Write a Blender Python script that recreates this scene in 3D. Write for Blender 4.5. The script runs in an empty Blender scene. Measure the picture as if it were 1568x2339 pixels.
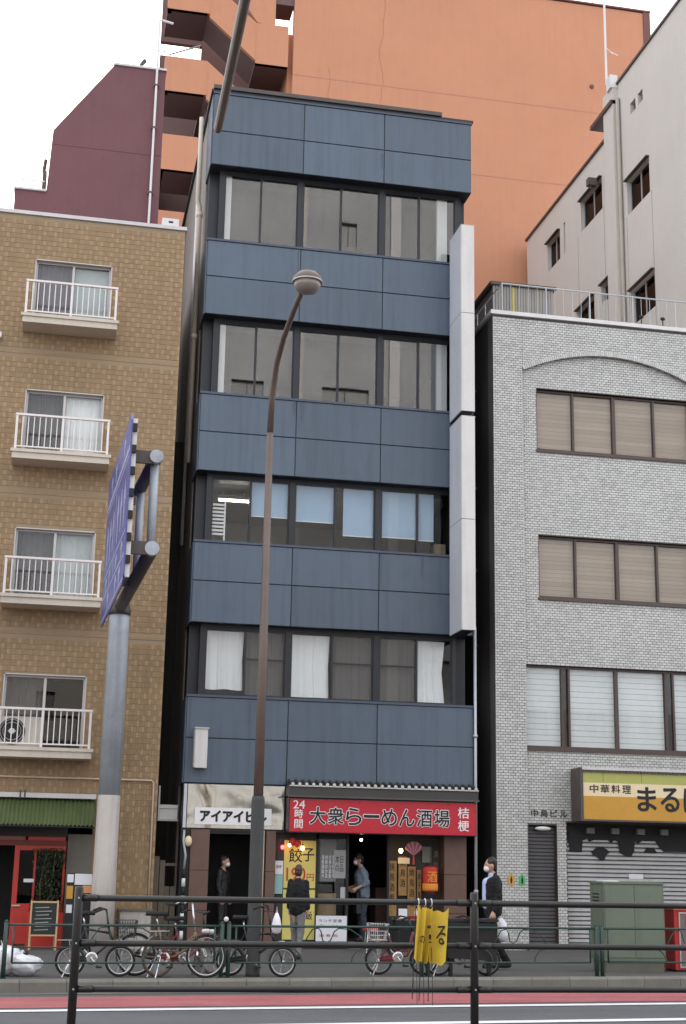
import bpy, bmesh, math, random
from mathutils import Vector, Matrix
import numpy as np
random.seed(7); rng = np.random.default_rng(7)
SC = bpy.context.scene; C = SC.collection
R = math.radians

# ------------------------------------------------------------------ camera
cam = bpy.data.cameras.new('camera'); camo = bpy.data.objects.new('camera', cam); C.objects.link(camo); SC.camera = camo
p, r, yw = R(14.0), R(1.09), R(11.42)
F = Vector((math.sin(yw)*math.cos(p), math.cos(yw)*math.cos(p), math.sin(p)))
RT = Vector((math.cos(yw), -math.sin(yw), 0)); U = RT.cross(F)
cx = RT*math.cos(r) + U*math.sin(r); cy = -RT*math.sin(r) + U*math.cos(r)
camo.matrix_world = Matrix(((cx.x, cy.x, -F.x, -2.503), (cx.y, cy.y, -F.y, -27.0), (cx.z, cy.z, -F.z, 1.53), (0, 0, 0, 1)))
cam.sensor_fit = 'VERTICAL'; cam.sensor_height = 36; cam.lens = 36*3231/2339
cam.clip_start = 0.05; cam.clip_end = 2000
# ------------------------------------------------------------------ world, sun, exposure
SUN_EL, SUN_AZ = R(34), R(3)              # sun stands behind the buildings (azimuth from +Y towards +X)
w = bpy.data.worlds.new('World'); SC.world = w; w.use_nodes = True
nt = w.node_tree; nt.nodes.clear()
out = nt.nodes.new('ShaderNodeOutputWorld'); bg = nt.nodes.new('ShaderNodeBackground')
sky = nt.nodes.new('ShaderNodeTexSky'); sky.sky_type = 'NISHITA'; sky.sun_disc = False
sky.sun_elevation = SUN_EL; sky.sun_rotation = SUN_AZ; sky.air_density = 1.0; sky.dust_density = 4.0; sky.ozone_density = 1.0
mx = nt.nodes.new('ShaderNodeMixRGB'); mx.inputs[0].default_value = 0.72; mx.inputs[2].default_value = (13.0, 13.2, 13.8, 1)  # thin even overcast
nt.links.new(sky.outputs[0], mx.inputs[1]); nt.links.new(mx.outputs[0], bg.inputs[0]); bg.inputs[1].default_value = 0.11
nt.links.new(bg.outputs[0], out.inputs[0])
sl = bpy.data.lights.new('sun', 'SUN'); sl.energy = 2.6; sl.angle = R(8); sl.color = (1, .96, .9)
so = bpy.data.objects.new('sun', sl); C.objects.link(so)
sd = Vector((math.sin(SUN_AZ)*math.cos(SUN_EL), math.cos(SUN_AZ)*math.cos(SUN_EL), math.sin(SUN_EL)))
so.rotation_euler = sd.to_track_quat('Z', 'Y').to_euler(); so.location = (-10, 30, 60)
SC.view_settings.view_transform = 'Standard'; SC.view_settings.look = 'None'; SC.view_settings.gamma = 1
SC.view_settings.use_curve_mapping = False; SC.view_settings.exposure = 0.75
SC.render.engine = 'CYCLES'
SC.cycles.max_bounces = 8; SC.cycles.transparent_max_bounces = 12; SC.cycles.glossy_bounces = 3; SC.cycles.diffuse_bounces = 3
SC.cycles.caustics_reflective = False; SC.cycles.caustics_refractive = False

SC.render.filter_size = 1.9
# ------------------------------------------------------------------ materials
def M(name, col, rough=.6, metal=0.0, var=.12, scale=1.5, streak=0.0, bump=0.0, bscale=60, emis=0.0, spec=.5, objrand=0.0, cell=None, cellvar=0.0, dirt=0.0, streakcol=None, coat=0.0, lane=0.0):
    m = bpy.data.materials.new(name); m.use_nodes = True; t = m.node_tree; N = t.nodes.new; L = t.links.new
    b = t.nodes['Principled BSDF']; b.inputs['Roughness'].default_value = rough; b.inputs['Metallic'].default_value = metal
    b.inputs['Specular IOR Level'].default_value = spec; b.inputs['Coat Weight'].default_value = coat
    geo = N('ShaderNodeNewGeometry'); pos = geo.outputs['Position']
    base = N('ShaderNodeRGB'); base.outputs[0].default_value = (*col, 1); c = base.outputs[0]
    def dark(c, fac, amount, colr=None):
        mxn = N('ShaderNodeMixRGB'); mxn.blend_type = 'MIX' if colr else 'MULTIPLY'
        mu = N('ShaderNodeMath'); mu.operation = 'MULTIPLY'; mu.inputs[1].default_value = amount; mu.use_clamp = True
        L(fac, mu.inputs[0]); L(mu.outputs[0], mxn.inputs[0]); L(c, mxn.inputs[1])
        mxn.inputs[2].default_value = (*(colr or (0.25, .24, .22)), 1); return mxn.outputs[0]
    def noise(sc, mp=None, det=4, ro=.6):
        n = N('ShaderNodeTexNoise'); n.inputs['Scale'].default_value = sc; n.inputs['Detail'].default_value = det; n.inputs['Roughness'].default_value = ro
        if mp:
            g = N('ShaderNodeMapping'); g.inputs['Scale'].default_value = mp; L(pos, g.inputs['Vector']); L(g.outputs[0], n.inputs['Vector'])
        else: L(pos, n.inputs['Vector'])
        return n.outputs['Fac']
    def ramp(f, a, bb):
        q = N('ShaderNodeMapRange'); q.inputs[1].default_value = a; q.inputs[2].default_value = bb; L(f, q.inputs[0]); return q.outputs[0]
    if cell:
        oi = N('ShaderNodeObjectInfo'); ad = N('ShaderNodeMath'); ad.operation = 'ADD'; L(geo.outputs['Random Per Island'], ad.inputs[0]); L(oi.outputs['Random'], ad.inputs[1])
        fl = N('ShaderNodeMath'); fl.operation = 'FRACT'; L(ad.outputs[0], fl.inputs[0]); pw = N('ShaderNodeMath'); pw.operation = 'POWER'; pw.inputs[1].default_value = 1.6; L(fl.outputs[0], pw.inputs[0]); c = dark(c, pw.outputs[0], cellvar)
    if objrand:
        oi = N('ShaderNodeObjectInfo'); c = dark(c, oi.outputs['Random'], objrand)
    if var: c = dark(c, ramp(noise(scale), .35, .7), var)
    if var: c = dark(c, ramp(noise(scale*9, det=6), .4, .75), var*.6)
    if streak: c = dark(c, ramp(noise(1.0, (7, 7, .35), 5), .48, .75), streak, streakcol)
    if dirt: c = dark(c, ramp(noise(6, det=8, ro=.7), .55, .8), dirt)
    if lane: c = dark(c, ramp(noise(1.0, (.10, 2.2, 1), 5), .45, .75), lane)
    L(c, b.inputs['Base Color'])
    if emis: L(c, b.inputs['Emission Color']); b.inputs['Emission Strength'].default_value = emis
    if bump:
        bn = N('ShaderNodeBump'); bn.inputs['Strength'].default_value = bump; bn.inputs['Distance'].default_value = .02
        L(noise(bscale, det=5), bn.inputs['Height']); L(bn.outputs[0], b.inputs['Normal'])
    rr = N('ShaderNodeMapRange'); rr.inputs[3].default_value = max(0, rough-.08); rr.inputs[4].default_value = min(1, rough+.1)
    L(noise(scale*3), rr.inputs[0]); L(rr.outputs[0], b.inputs['Roughness'])
    return m
def GLASS(name, tint=(.75, .78, .78), ior=2.2, rough=.0, wav=0.0, gloss=.96):
    m = bpy.data.materials.new(name); m.use_nodes = True; t = m.node_tree; t.nodes.clear(); N = t.nodes.new; L = t.links.new
    o = N('ShaderNodeOutputMaterial'); mix = N('ShaderNodeMixShader'); tr = N('ShaderNodeBsdfTransparent'); gl = N('ShaderNodeBsdfGlossy')
    tr.inputs[0].default_value = (*tint, 1); gl.inputs['Roughness'].default_value = rough; gl.inputs[0].default_value = (gloss, gloss, gloss, 1)
    r0 = ((ior-1)/(ior+1))**2; lw = N('ShaderNodeLayerWeight'); lw.inputs[0].default_value = .5          # Schlick reflectance, same from both sides of the pane
    p5 = N('ShaderNodeMath'); p5.operation = 'POWER'; p5.inputs[1].default_value = 5; L(lw.outputs['Facing'], p5.inputs[0]); fr = N('ShaderNodeMath'); fr.operation = 'MULTIPLY_ADD'; fr.inputs[1].default_value = 1-r0; fr.inputs[2].default_value = r0; L(p5.outputs[0], fr.inputs[0])
    if wav:
        geo = N('ShaderNodeNewGeometry'); n = N('ShaderNodeTexNoise'); n.inputs['Scale'].default_value = 1.3; n.inputs['Detail'].default_value = 1
        L(geo.outputs['Position'], n.inputs['Vector']); bn = N('ShaderNodeBump'); bn.inputs['Strength'].default_value = wav; bn.inputs['Distance'].default_value = .05
        L(n.outputs['Fac'], bn.inputs['Height']); L(bn.outputs[0], gl.inputs['Normal'])
    L(fr.outputs[0], mix.inputs[0]); L(tr.outputs[0], mix.inputs[1]); L(gl.outputs[0], mix.inputs[2]); L(mix.outputs[0], o.inputs[0]); return m

m_navy = M('navy metal panel', (.094, .130, .178), .38, 0, .14, .5, streak=.34, bump=.03, bscale=2.5, spec=.5, objrand=.22)
m_navyframe = M('dark blue black frame', (.012, .014, .02), .4, 0, .1)
m_sill = M('navy sill flashing', (.06, .08, .12), .4)
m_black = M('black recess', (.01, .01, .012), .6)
m_blackmetal = M('black painted pipe', (.022, .02, .019), .38, 0, .25, 6, bump=.02)
m_glass = GLASS('reflective window glass', (.90, .91, .91), 2.0, 0, .006)
m_glassc = GLASS('clear window glass', (.96, .97, .97), 1.38)
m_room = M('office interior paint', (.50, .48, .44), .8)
m_roomdk = M('dim interior', (.05, .048, .045), .8)  # dark copy of the room paint: unlit rooms painted into the colour
m_white = M('white painted metal', (.72, .71, .70), .45, 0, .10, 2, streak=.10)
m_whitesign = M('weathered white acrylic', (.68, .66, .64), .4, 0, .10, 1.2, streak=.22)
m_whiteside = M('weathered white sign side', (.62, .63, .67), .5, 0, .10, 1.2, streak=.22)
m_curtain = M('white curtain cloth', (.85, .85, .84), .9, 0, .06, 3)
m_curtgrey = M('grey sheer curtain', (.11, .10, .095), .9, 0, .12, 3)
m_blind = M('blue roller blind', (.36, .48, .62), .8, 0, .08)
m_blindw = M('cream roller blind', (.50, .475, .445), .8, 0, .08, objrand=.25)
m_tube = M('lit fluorescent tube', (1, .97, .85), .5, emis=8, var=0)
m_tan = M('tan wall tile', (.355, .238, .128), .5, 0, .20, .9, cell=(.0515, 10, .1046), cellvar=.20, streak=.16, spec=.35)
m_tanL = M('pale tan wall tile', (.41, .283, .163), .5, 0, .16, .9, spec=.35)
m_tangrout = M('tan joint mortar', (.33, .25, .16), .85, 0, .12)
m_tanpipe = M('cream painted pipe', (.55, .43, .30), .5, 0, .1)
m_tanpipe2 = M('grey beige drain pipe', (.40, .35, .29), .6, 0, .15)
m_alum = M('anodised window frame', (.50, .48, .46), .4, .3, .1)
m_balc = M('cream balcony paint', (.62, .55, .46), .6, 0, .12, 2, streak=.15)
m_rail = M('white balcony rail', (.78, .72, .69), .4, 0, .05)
m_coping = M('pale roof coping', (.62, .60, .60), .5, 0, .15)
m_greyb = M('glazed grey brick', (.60, .60, .575), .28, 0, .10, .7, cell=(.0502, 10, .0531), cellvar=.30, spec=.6)
m_greymortar = M('dark brick mortar', (.125, .12, .112), .9, 0, .2)
m_greyside = M('dark weathered render', (.055, .05, .045), .85, 0, .3, 1, streak=.4)
m_brownframe = M('brown window frame', (.075, .05, .042), .4, 0, .1)
m_shutdk = M('dark grey roller shutter', (.10, .095, .10), .5, .1, .12)
m_shut = M('bare metal roller shutter', (.52, .52, .52), .45, .2, .15, 2, streak=.2, dirt=.2)
m_valance = M('torn black canvas', (.018, .018, .02), .8)
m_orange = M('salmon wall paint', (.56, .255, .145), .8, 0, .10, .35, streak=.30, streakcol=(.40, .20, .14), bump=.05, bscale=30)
m_orangedk = M('shaded stair interior', (.16, .10, .095), .85, 0, .1)  # shade of the open stairwell put into the colour
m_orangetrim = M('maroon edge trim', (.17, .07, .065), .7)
m_maroon = M('maroon brick tile', (.155, .055, .065), .6, 0, .16, .8, streak=.15)
m_whitew = M('off white render', (.60, .565, .515), .85, 0, .07, .5, streak=.12, streakcol=(.42, .38, .33), bump=.04)
m_darkglass = GLASS('dark window glass', (.25, .27, .28), 1.3, gloss=.45)
m_asphalt = M('grey asphalt', (.115, .115, .12), .85, 0, .18, 1.2, bump=.5, bscale=120, dirt=.25, lane=.35)
m_asphred = M('red lane coating', (.42, .125, .13), .8, 0, .25, 1.6, bump=.4, bscale=120, dirt=.45, lane=.4)
m_paint = M('white road paint', (.75, .75, .75), .7, 0, .15, 5, dirt=.3)
m_walk = M('sidewalk asphalt', (.088, .084, .080), .9, 0, .2, 1.5, bump=.2, bscale=150, dirt=.2)
m_kerb = M('concrete kerb', (.215, .205, .18), .9, 0, .25, 2, bump=.15, bscale=80, dirt=.3, objrand=.15)
m_gutter = M('concrete gutter', (.15, .145, .12), .9, 0, .25, 2, bump=.15, dirt=.4)
m_moss = M('mossy dirt', (.12, .115, .045), .95, 0, .4, 8)
m_steel = M('galvanised steel', (.44, .48, .53), .5, .1, .22, 2.2, streak=.3, bump=.02)
m_concrete = M('pale concrete', (.50, .46, .42), .85, 0, .12, 1.5, streak=.35, bump=.1)
m_pipegrey = M('pale grey pipe', (.45, .47, .50), .45, .3, .12)
m_under = M('dark brown steel', (.10, .085, .075), .6, .2, .2, 3)  # also carries the shaded underside of the sign arms
m_brownpole = M('brown painted lamp pole', (.155, .115, .095), .5, .1, .22, 2, streak=.25)
m_polewrap = M('dark green anti poster wrap', (.055, .06, .058), .8, 0, .15, bump=.3, bscale=200)
m_lampglass = M('frosted lamp glass', (.25, .22, .20), .2, 0, .1, 6)
m_signblue = M('blue sign sheeting', (.095, .105, .32), .35, 0, .12, 1.5)
m_signpale = M('pale sign lettering', (.42, .45, .66), .4, 0, .2, 4)
m_green = M('dark green fence paint', (.022, .055, .042), .45, 0, .2, 5, dirt=.2)
m_ubox = M('grey green cabinet paint', (.15, .185, .135), .5, 0, .10, 1.5, streak=.15)
m_red = M('red sign acrylic', (.50, .012, .03), .28, 0, .06)
m_redpaint = M('red painted joinery', (.50, .035, .025), .4, 0, .12)
m_redb = M('red box paint', (.48, .03, .03), .4, 0, .1)
m_ink = M('black lettering', (.008, .008, .01), .6, var=0)
m_inkw = M('white lettering', (.82, .80, .80), .5, var=.03)
m_inkred = M('red lettering', (.50, .04, .02), .6, var=0)
m_inkgreen = M('patinated lettering', (.05, .075, .06), .6)
m_paper = M('white paper', (.74, .75, .78), .8, 0, .05)
m_papery = M('yellow poster paper', (.68, .58, .17), .8, 0, .08)
m_teal = M('teal poster paper', (.30, .52, .50), .8)
m_lime = M('lime sign stripe', (.42, .43, .11), .4, 0, .1)
m_creams = M('cream sign stripe', (.80, .66, .42), .4, 0, .08)
m_amber = M('amber sign face', (.58, .30, .035), .4, 0, .14)
m_silver = GLASS('unused', (.5, .5, .5), 2)
m_granite = M('brown granite', (.15, .085, .065), .4, 0, .2, 6, bump=.02)
m_card = M('cardboard', (.26, .19, .11), .85)
m_menu = M('aged menu paper', (.38, .22, .08), .8, 0, .25, 12)
m_kawara = M('dark roof tile', (.05, .048, .045), .5, 0, .15)
m_kawend = M('pale roof tile end', (.60, .57, .52), .6, 0, .15)
m_awn = M('green corrugated awning', (.085, .115, .04), .5, 0, .2, 3, streak=.2)
m_skin = M('skin', (.48, .28, .20), .5, 0, .05)
m_hair = M('black hair', (.012, .01, .009), .5)
m_hairb = M('brown hair', (.06, .03, .018), .5)
m_suit = M('black suit cloth', (.005, .005, .007), .85)
m_shirt = M('pale blue shirt', (.50, .58, .78), .8)
m_shirtg = M('grey blue shirt', (.15, .19, .24), .85)
m_jeans = M('dark jeans', (.035, .045, .06), .9)
m_greycl = M('grey cloth', (.17, .165, .165), .9)
m_rubber = M('black rubber', (.012, .012, .012), .7)
m_chrome = M('chromed steel', (.62, .62, .63), .2, .9, .05)
m_rimw = M('polished alloy rim', (.62, .62, .62), .35, .2, .05); m_rimd = M('dull steel rim', (.25, .25, .25), .4, .5, .1)
m_bikeblk = M('black bicycle paint', (.015, .016, .018), .3, 0, .1)
m_bikered = M('dark red bicycle paint', (.16, .018, .022), .35, 0, .1)
m_bikewht = M('white bicycle paint', (.68, .66, .64), .35, 0, .08)
m_bikebrn = M('bronze bicycle paint', (.20, .13, .08), .35, .2, .1)
m_plastic = M('white plastic bag', (.80, .80, .84), .35, 0, .05, 6, bump=.7, bscale=16)
m_leaf = M('dark climbing leaves', (.035, .05, .018), .6, 0, .3, 9)
m_leafr = M('reddish dry leaves', (.10, .035, .02), .6, 0, .3, 9)
m_chalkb = M('chalkboard', (.025, .03, .027), .8, 0, .2, 10)
m_wood = M('pale wood', (.55, .36, .19), .6, 0, .12)
m_wooddk = M('weathered boards', (.17, .14, .105), .8, 0, .2, 4)
m_lantern = M('red paper lantern', (.46, .03, .015), .6, 0, .2, 9, emis=.12)
m_lanterny = M('amber paper lantern end', (.60, .22, .03), .6, 0, .1, emis=.12)
m_bulb = M('lit warm bulb', (1, .62, .25), .5, emis=9, var=0)
m_bulbr = M('lit red bulb', (1, .05, .06), .5, emis=6, var=0)
m_bulbw = M('lit white bulb', (1, .9, .75), .5, emis=9, var=0)
m_flag = M('yellow banner cloth', (.66, .46, .045), .75, 0, .12, 14)
m_opp = M('beige facade opposite', (.50, .50, .505), .8, 0, .25, .35, streak=.2); m_oppane = M('blinded windows opposite', (.30, .30, .29), .4)
m_pink = M('pink paper', (.55, .22, .25), .7); m_rose = M('dark rose paper', (.30, .10, .14), .7)
m_lattice = M('siding grey', (.32, .30, .27), .7, 0, .15, 2, streak=.3)
m_yellow = M('yellow painted panel', (.55, .45, .12), .6)
def steel_mirror():
    m = M('wavy stainless steel', (.50, .49, .45), .07, 1.0, .05, 1); t = m.node_tree; b = t.nodes['Principled BSDF']
    geo = t.nodes.new('ShaderNodeNewGeometry'); n = t.nodes.new('ShaderNodeTexNoise'); n.inputs['Scale'].default_value = 1.9; n.inputs['Detail'].default_value = 0
    bn = t.nodes.new('ShaderNodeBump'); bn.inputs['Strength'].default_value = .6; bn.inputs['Distance'].default_value = .10
    t.links.new(geo.outputs['Position'], n.inputs['Vector']); t.links.new(n.outputs['Fac'], bn.inputs['Height']); t.links.new(bn.outputs[0], b.inputs['Normal']); return m
m_silver = steel_mirror()

# ------------------------------------------------------------------ mesh helpers
class MB:
    def __init__(s): s.v = []; s.f = []
    def add(s, vs, fs):
        n = len(s.v); s.v += [tuple(q) for q in vs]; s.f += [tuple(i+n for i in f) for f in fs]; return s
    def box(s, x0, x1, y0, y1, z0, z1):
        return s.add([(x0,y0,z0),(x1,y0,z0),(x1,y1,z0),(x0,y1,z0),(x0,y0,z1),(x1,y0,z1),(x1,y1,z1),(x0,y1,z1)],
                     [(0,3,2,1),(4,5,6,7),(0,1,5,4),(1,2,6,5),(2,3,7,6),(3,0,4,7)])
    def prism(s, poly, y0, y1, ax='y'):          # polygon in the x-z plane (ax='y'), pulled along y; or x-y plane along z (ax='z'); or y-z along x
        n = len(poly); f3 = {'y': lambda a, b, t: (a, t, b), 'z': lambda a, b, t: (a, b, t), 'x': lambda a, b, t: (t, a, b)}[ax]
        vs = [f3(a, b, y0) for a, b in poly] + [f3(a, b, y1) for a, b in poly]
        return s.add(vs, [tuple(range(n)), tuple(range(2*n-1, n-1, -1))] + [(i, (i+n), (i+1) % n+n, (i+1) % n) for i in range(n)])
    def tube(s, pts, rad, n=8, cap=True):
        pts = [Vector(q) for q in pts]; rs = rad if isinstance(rad, (list, tuple)) else [rad]*len(pts); ring = []
        prev = None
        for i, q in enumerate(pts):
            d = (pts[min(i+1, len(pts)-1)] - pts[max(i-1, 0)]).normalized()
            if prev is None:
                a = d.cross(Vector((0, 0, 1)));  a = d.cross(Vector((1, 0, 0))) if a.length < 1e-3 else a
                a.normalize()
            else: a = (prev - d*prev.dot(d)).normalized()
            prev = a; b = d.cross(a)
            ring.append([q + (a*math.cos(2*math.pi*k/n) + b*math.sin(2*math.pi*k/n))*rs[i] for k in range(n)])
        vs = [v for rg in ring for v in rg]; fs = []
        for i in range(len(pts)-1):
            for k in range(n): fs.append((i*n+k, i*n+(k+1) % n, (i+1)*n+(k+1) % n, (i+1)*n+k))
        if cap: fs += [tuple(range(n-1, -1, -1)), tuple((len(pts)-1)*n+k for k in range(n))]
        return s.add(vs, fs)
    def lathe(s, prof, c=(0, 0, 0), n=20, axis='z'):
        vs = []; 
        for (rr, h) in prof:
            for k in range(n):
                a = 2*math.pi*k/n; u, v = rr*math.cos(a), rr*math.sin(a)
                q = {'z': (u, v, h), 'y': (u, h, v), 'x': (h, u, v)}[axis]; vs.append((q[0]+c[0], q[1]+c[1], q[2]+c[2]))
        fs = [(i*n+k, i*n+(k+1) % n, (i+1)*n+(k+1) % n, (i+1)*n+k) for i in range(len(prof)-1) for k in range(n)]
        fs += [tuple(range(n)), tuple((len(prof)-1)*n+k for k in range(n))]
        return s.add(vs, fs)
    def torus(s, c, R0, r0, n=28, k=8, axis='y'):
        vs = []
        for i in range(n):
            a = 2*math.pi*i/n
            for j in range(k):
                b = 2*math.pi*j/k; q = R0 + r0*math.cos(b); h = r0*math.sin(b)
                vv = {'y': (q*math.cos(a), h, q*math.sin(a)), 'z': (q*math.cos(a), q*math.sin(a), h), 'x': (h, q*math.cos(a), q*math.sin(a))}[axis]
                vs.append((vv[0]+c[0], vv[1]+c[1], vv[2]+c[2]))
        return s.add(vs, [(i*k+j, i*k+(j+1) % k, ((i+1) % n)*k+(j+1) % k, ((i+1) % n)*k+j) for i in range(n) for j in range(k)])
    def capsule(s, a, b, r0, r1, n=10):
        a, b = Vector(a), Vector(b); d = b-a; L = max(d.length, 1e-4); d = d/L if d.length > 1e-6 else Vector((0, 0, 1))
        pts = []; rs = []
        for t in (-1, -.85, -.5): pts.append(a + d*r0*t); rs.append(max(r0*math.sqrt(max(0, 1-t*t)), r0*.02))
        pts += [a, b]; rs += [r0, r1]
        for t in (.5, .85, 1): pts.append(b + d*r1*t); rs.append(max(r1*math.sqrt(max(0, 1-t*t)), r1*.02))
        return s.tube(pts, rs, n)
    def ell(s, c, rx, ry, rz, n=12):
        vs = []; m = n//2+1
        for i in range(m+1):
            th = math.pi*i/m
            for k in range(n):
                a = 2*math.pi*k/n; q = max(math.sin(th), .02); vs.append((c[0]+rx*q*math.cos(a), c[1]+ry*q*math.sin(a), c[2]+rz*math.cos(th)))
        return s.add(vs, [(i*n+k, i*n+(k+1) % n, (i+1)*n+(k+1) % n, (i+1)*n+k) for i in range(m) for k in range(n)] + [tuple(range(n)), tuple(m*n+k for k in range(n))])
    def wall(s, u0, u1, v0, v1, d0, d1, holes, ax='y'):
        us = sorted({u0, u1, *[min(max(h[i], u0), u1) for h in holes for i in (0, 1)]}); vs = sorted({v0, v1, *[min(max(h[i], v0), v1) for h in holes for i in (2, 3)]})
        for i in range(len(vs)-1):
            run = None; zm = (vs[i]+vs[i+1])/2
            for j in range(len(us)-1):
                um = (us[j]+us[j+1])/2
                solid = not any(h[0] < um < h[1] and h[2] < zm < h[3] for h in holes)
                if solid: run = [us[j], us[j+1]] if run is None else [run[0], us[j+1]]
                if (not solid or j == len(us)-2) and run:
                    if ax == 'y': s.box(run[0], run[1], d0, d1, vs[i], vs[i+1])
                    else: s.box(d0, d1, run[0], run[1], vs[i], vs[i+1])
                    run = None
        return s
    def mesh(s, name, mat, smooth=False):
        me = bpy.data.meshes.new(name); me.from_pydata(s.v, [], s.f); me.validate()
        bm = bmesh.new(); bm.from_mesh(me); bmesh.ops.recalc_face_normals(bm, faces=bm.faces); bm.to_mesh(me); bm.free()
        me.materials.append(mat)
        if smooth: me.shade_smooth(); 
        return me
def link(name, me, parent=None, loc=None):
    o = bpy.data.objects.new(name, me); C.objects.link(o)
    if parent: o.parent = parent
    if loc: o.location = loc
    return o
def part(name, mb, mat, parent=None, smooth=False, loc=None, kind=None, label=None):
    o = link(name, mb.mesh(name, mat, smooth), parent, loc)
    if kind: o['kind'] = kind
    if label: o['label'] = label
    return o
def tag(o, label, cat, group=None):
    o['label'] = label; o['category'] = cat
    if group: o['group'] = group
    return o
def thing(name, label, cat, loc=(0, 0, 0), rz=0, group=None):
    o = bpy.data.objects.new(name, None); C.objects.link(o); o.location = loc; o.rotation_euler = (0, 0, rz); o.empty_display_size = .1
    return tag(o, label, cat, group)
def struct(name, mb, mat, parent=None):
    o = part(name, mb, mat, parent); o['kind'] = 'structure'; return o
def single(name, mb, mat, label, cat, group=None, smooth=False, loc=None):
    return tag(part(name, mb, mat, None, smooth, loc), label, cat, group)
def kids(o): return [q for q in bpy.data.objects if q.parent == o]
def copy_tree(o, parent=None):
    c = o.copy(); C.objects.link(c); c.parent = parent
    for ch in kids(o): copy_tree(ch, c)
    return c
def text_mesh(body, w=None, h=None, bold=.0, extrude=.004, italic=0, thick=None):
    cu = bpy.data.curves.new('lettering', 'FONT'); cu.body = body; cu.extrude = extrude; cu.resolution_u = 3; cu.shear = italic
    o = bpy.data.objects.new('lettering', cu); C.objects.link(o)
    dg = bpy.context.evaluated_depsgraph_get(); me = bpy.data.meshes.new_from_object(o.evaluated_get(dg)); C.objects.unlink(o); bpy.data.objects.remove(o)
    co = np.empty(len(me.vertices)*3); me.vertices.foreach_get('co', co); co = co.reshape(-1, 3)
    co[:, :2] -= co[:, :2].min(0); ext = co[:, :2].max(0)
    sx = w/ext[0] if w else h/ext[1]; sy = h/ext[1] if h else sx
    co[:, 0] *= sx; co[:, 1] *= sy
    t = thick if thick is not None else bold*.55*min(h or 9, w or 9)
    if t < 1e-4:
        me.vertices.foreach_set('co', co.ravel()); me.update(); return me
    fs = [tuple(q.vertices) for q in me.polygons]; n = len(co); V = []; FF = []            # stroke made bolder by ringed copies, each a hair in front of the last
    for k in range(9):
        a = k*math.pi/4; d = np.array([math.cos(a)*t, math.sin(a)*t, -.00012*k]) if k < 8 else np.array([0, 0, .0002]); V += (co+d).tolist(); FF += [tuple(i+n*k for i in f) for f in fs]
    bpy.data.meshes.remove(me); m2 = bpy.data.meshes.new('lettering'); m2.from_pydata(V, [], FF); m2.update(); return m2
def text(body, x, y, z, w, h, mat, parent, bold=.0, face='front', name='lettering', extrude=.004, italic=0, thick=None):
    me = text_mesh(body, w, h, bold, extrude, italic, thick); me.materials.clear(); me.materials.append(mat); o = link(name, me, parent)
    o.location = (x, y, z); o.rotation_euler = (math.pi/2, 0, 0); return o
def remesh(name, mb, mat, parent, voxel=.009, smooth=4, loc=None, fold=0.0):
    o = link(name, mb.mesh(name, mat)); m = o.modifiers.new('r', 'REMESH'); m.mode = 'VOXEL'; m.voxel_size = voxel; m.use_smooth_shade = True
    if smooth: q = o.modifiers.new('s', 'SMOOTH'); q.iterations = smooth; q.factor = .5
    dg = bpy.context.evaluated_depsgraph_get(); me = bpy.data.meshes.new_from_object(o.evaluated_get(dg)); old = o.data
    o.modifiers.clear(); o.data = me; bpy.data.meshes.remove(old); me.shade_smooth(); o.parent = parent
    if fold:
        from mathutils import noise as mn
        for v in me.vertices:
            q = v.co; v.co = q+v.normal*fold*(mn.noise(Vector((q.x*16, q.y*16, q.z*5)))+.6*mn.noise(Vector((q.x*9+q.z*14, q.y*9, q.z*22))))
        me.update()
    if not me.materials: me.materials.append(mat)
    return o
def curtain_mesh(x0, x1, z0, z1, y, amp=.03, folds=9, gather=0.0, seed=0, scallop=0):
    rs = random.Random(seed); nu, nv = folds*6, 8; mb = MB(); vs = []
    ph = [rs.uniform(-.6, .6) for _ in range(folds+1)]
    for j in range(nv+1):
        t = j/nv
        for i in range(nu+1):
            u = i/nu; k = u*folds+.55*math.sin(u*7+seed)+.3*math.sin(u*15+2*seed); a = amp*(.45+.55*t)*(.6+.4*math.sin(u*11+seed+t*1.5))*math.sin(k*2*math.pi+.5*math.sin(t*3+seed))
            sx = x0 + (x1-x0)*(u*(1-gather*(1-abs(2*t-1))*.3))
            vs.append((sx, y+a, z1-(z1-z0)*t + (scallop*math.sin(u*9+seed) if j == nv else 0)))
    fs = [(j*(nu+1)+i, j*(nu+1)+i+1, (j+1)*(nu+1)+i+1, (j+1)*(nu+1)+i) for j in range(nv) for i in range(nu)]
    return mb.add(vs, fs)

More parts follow.
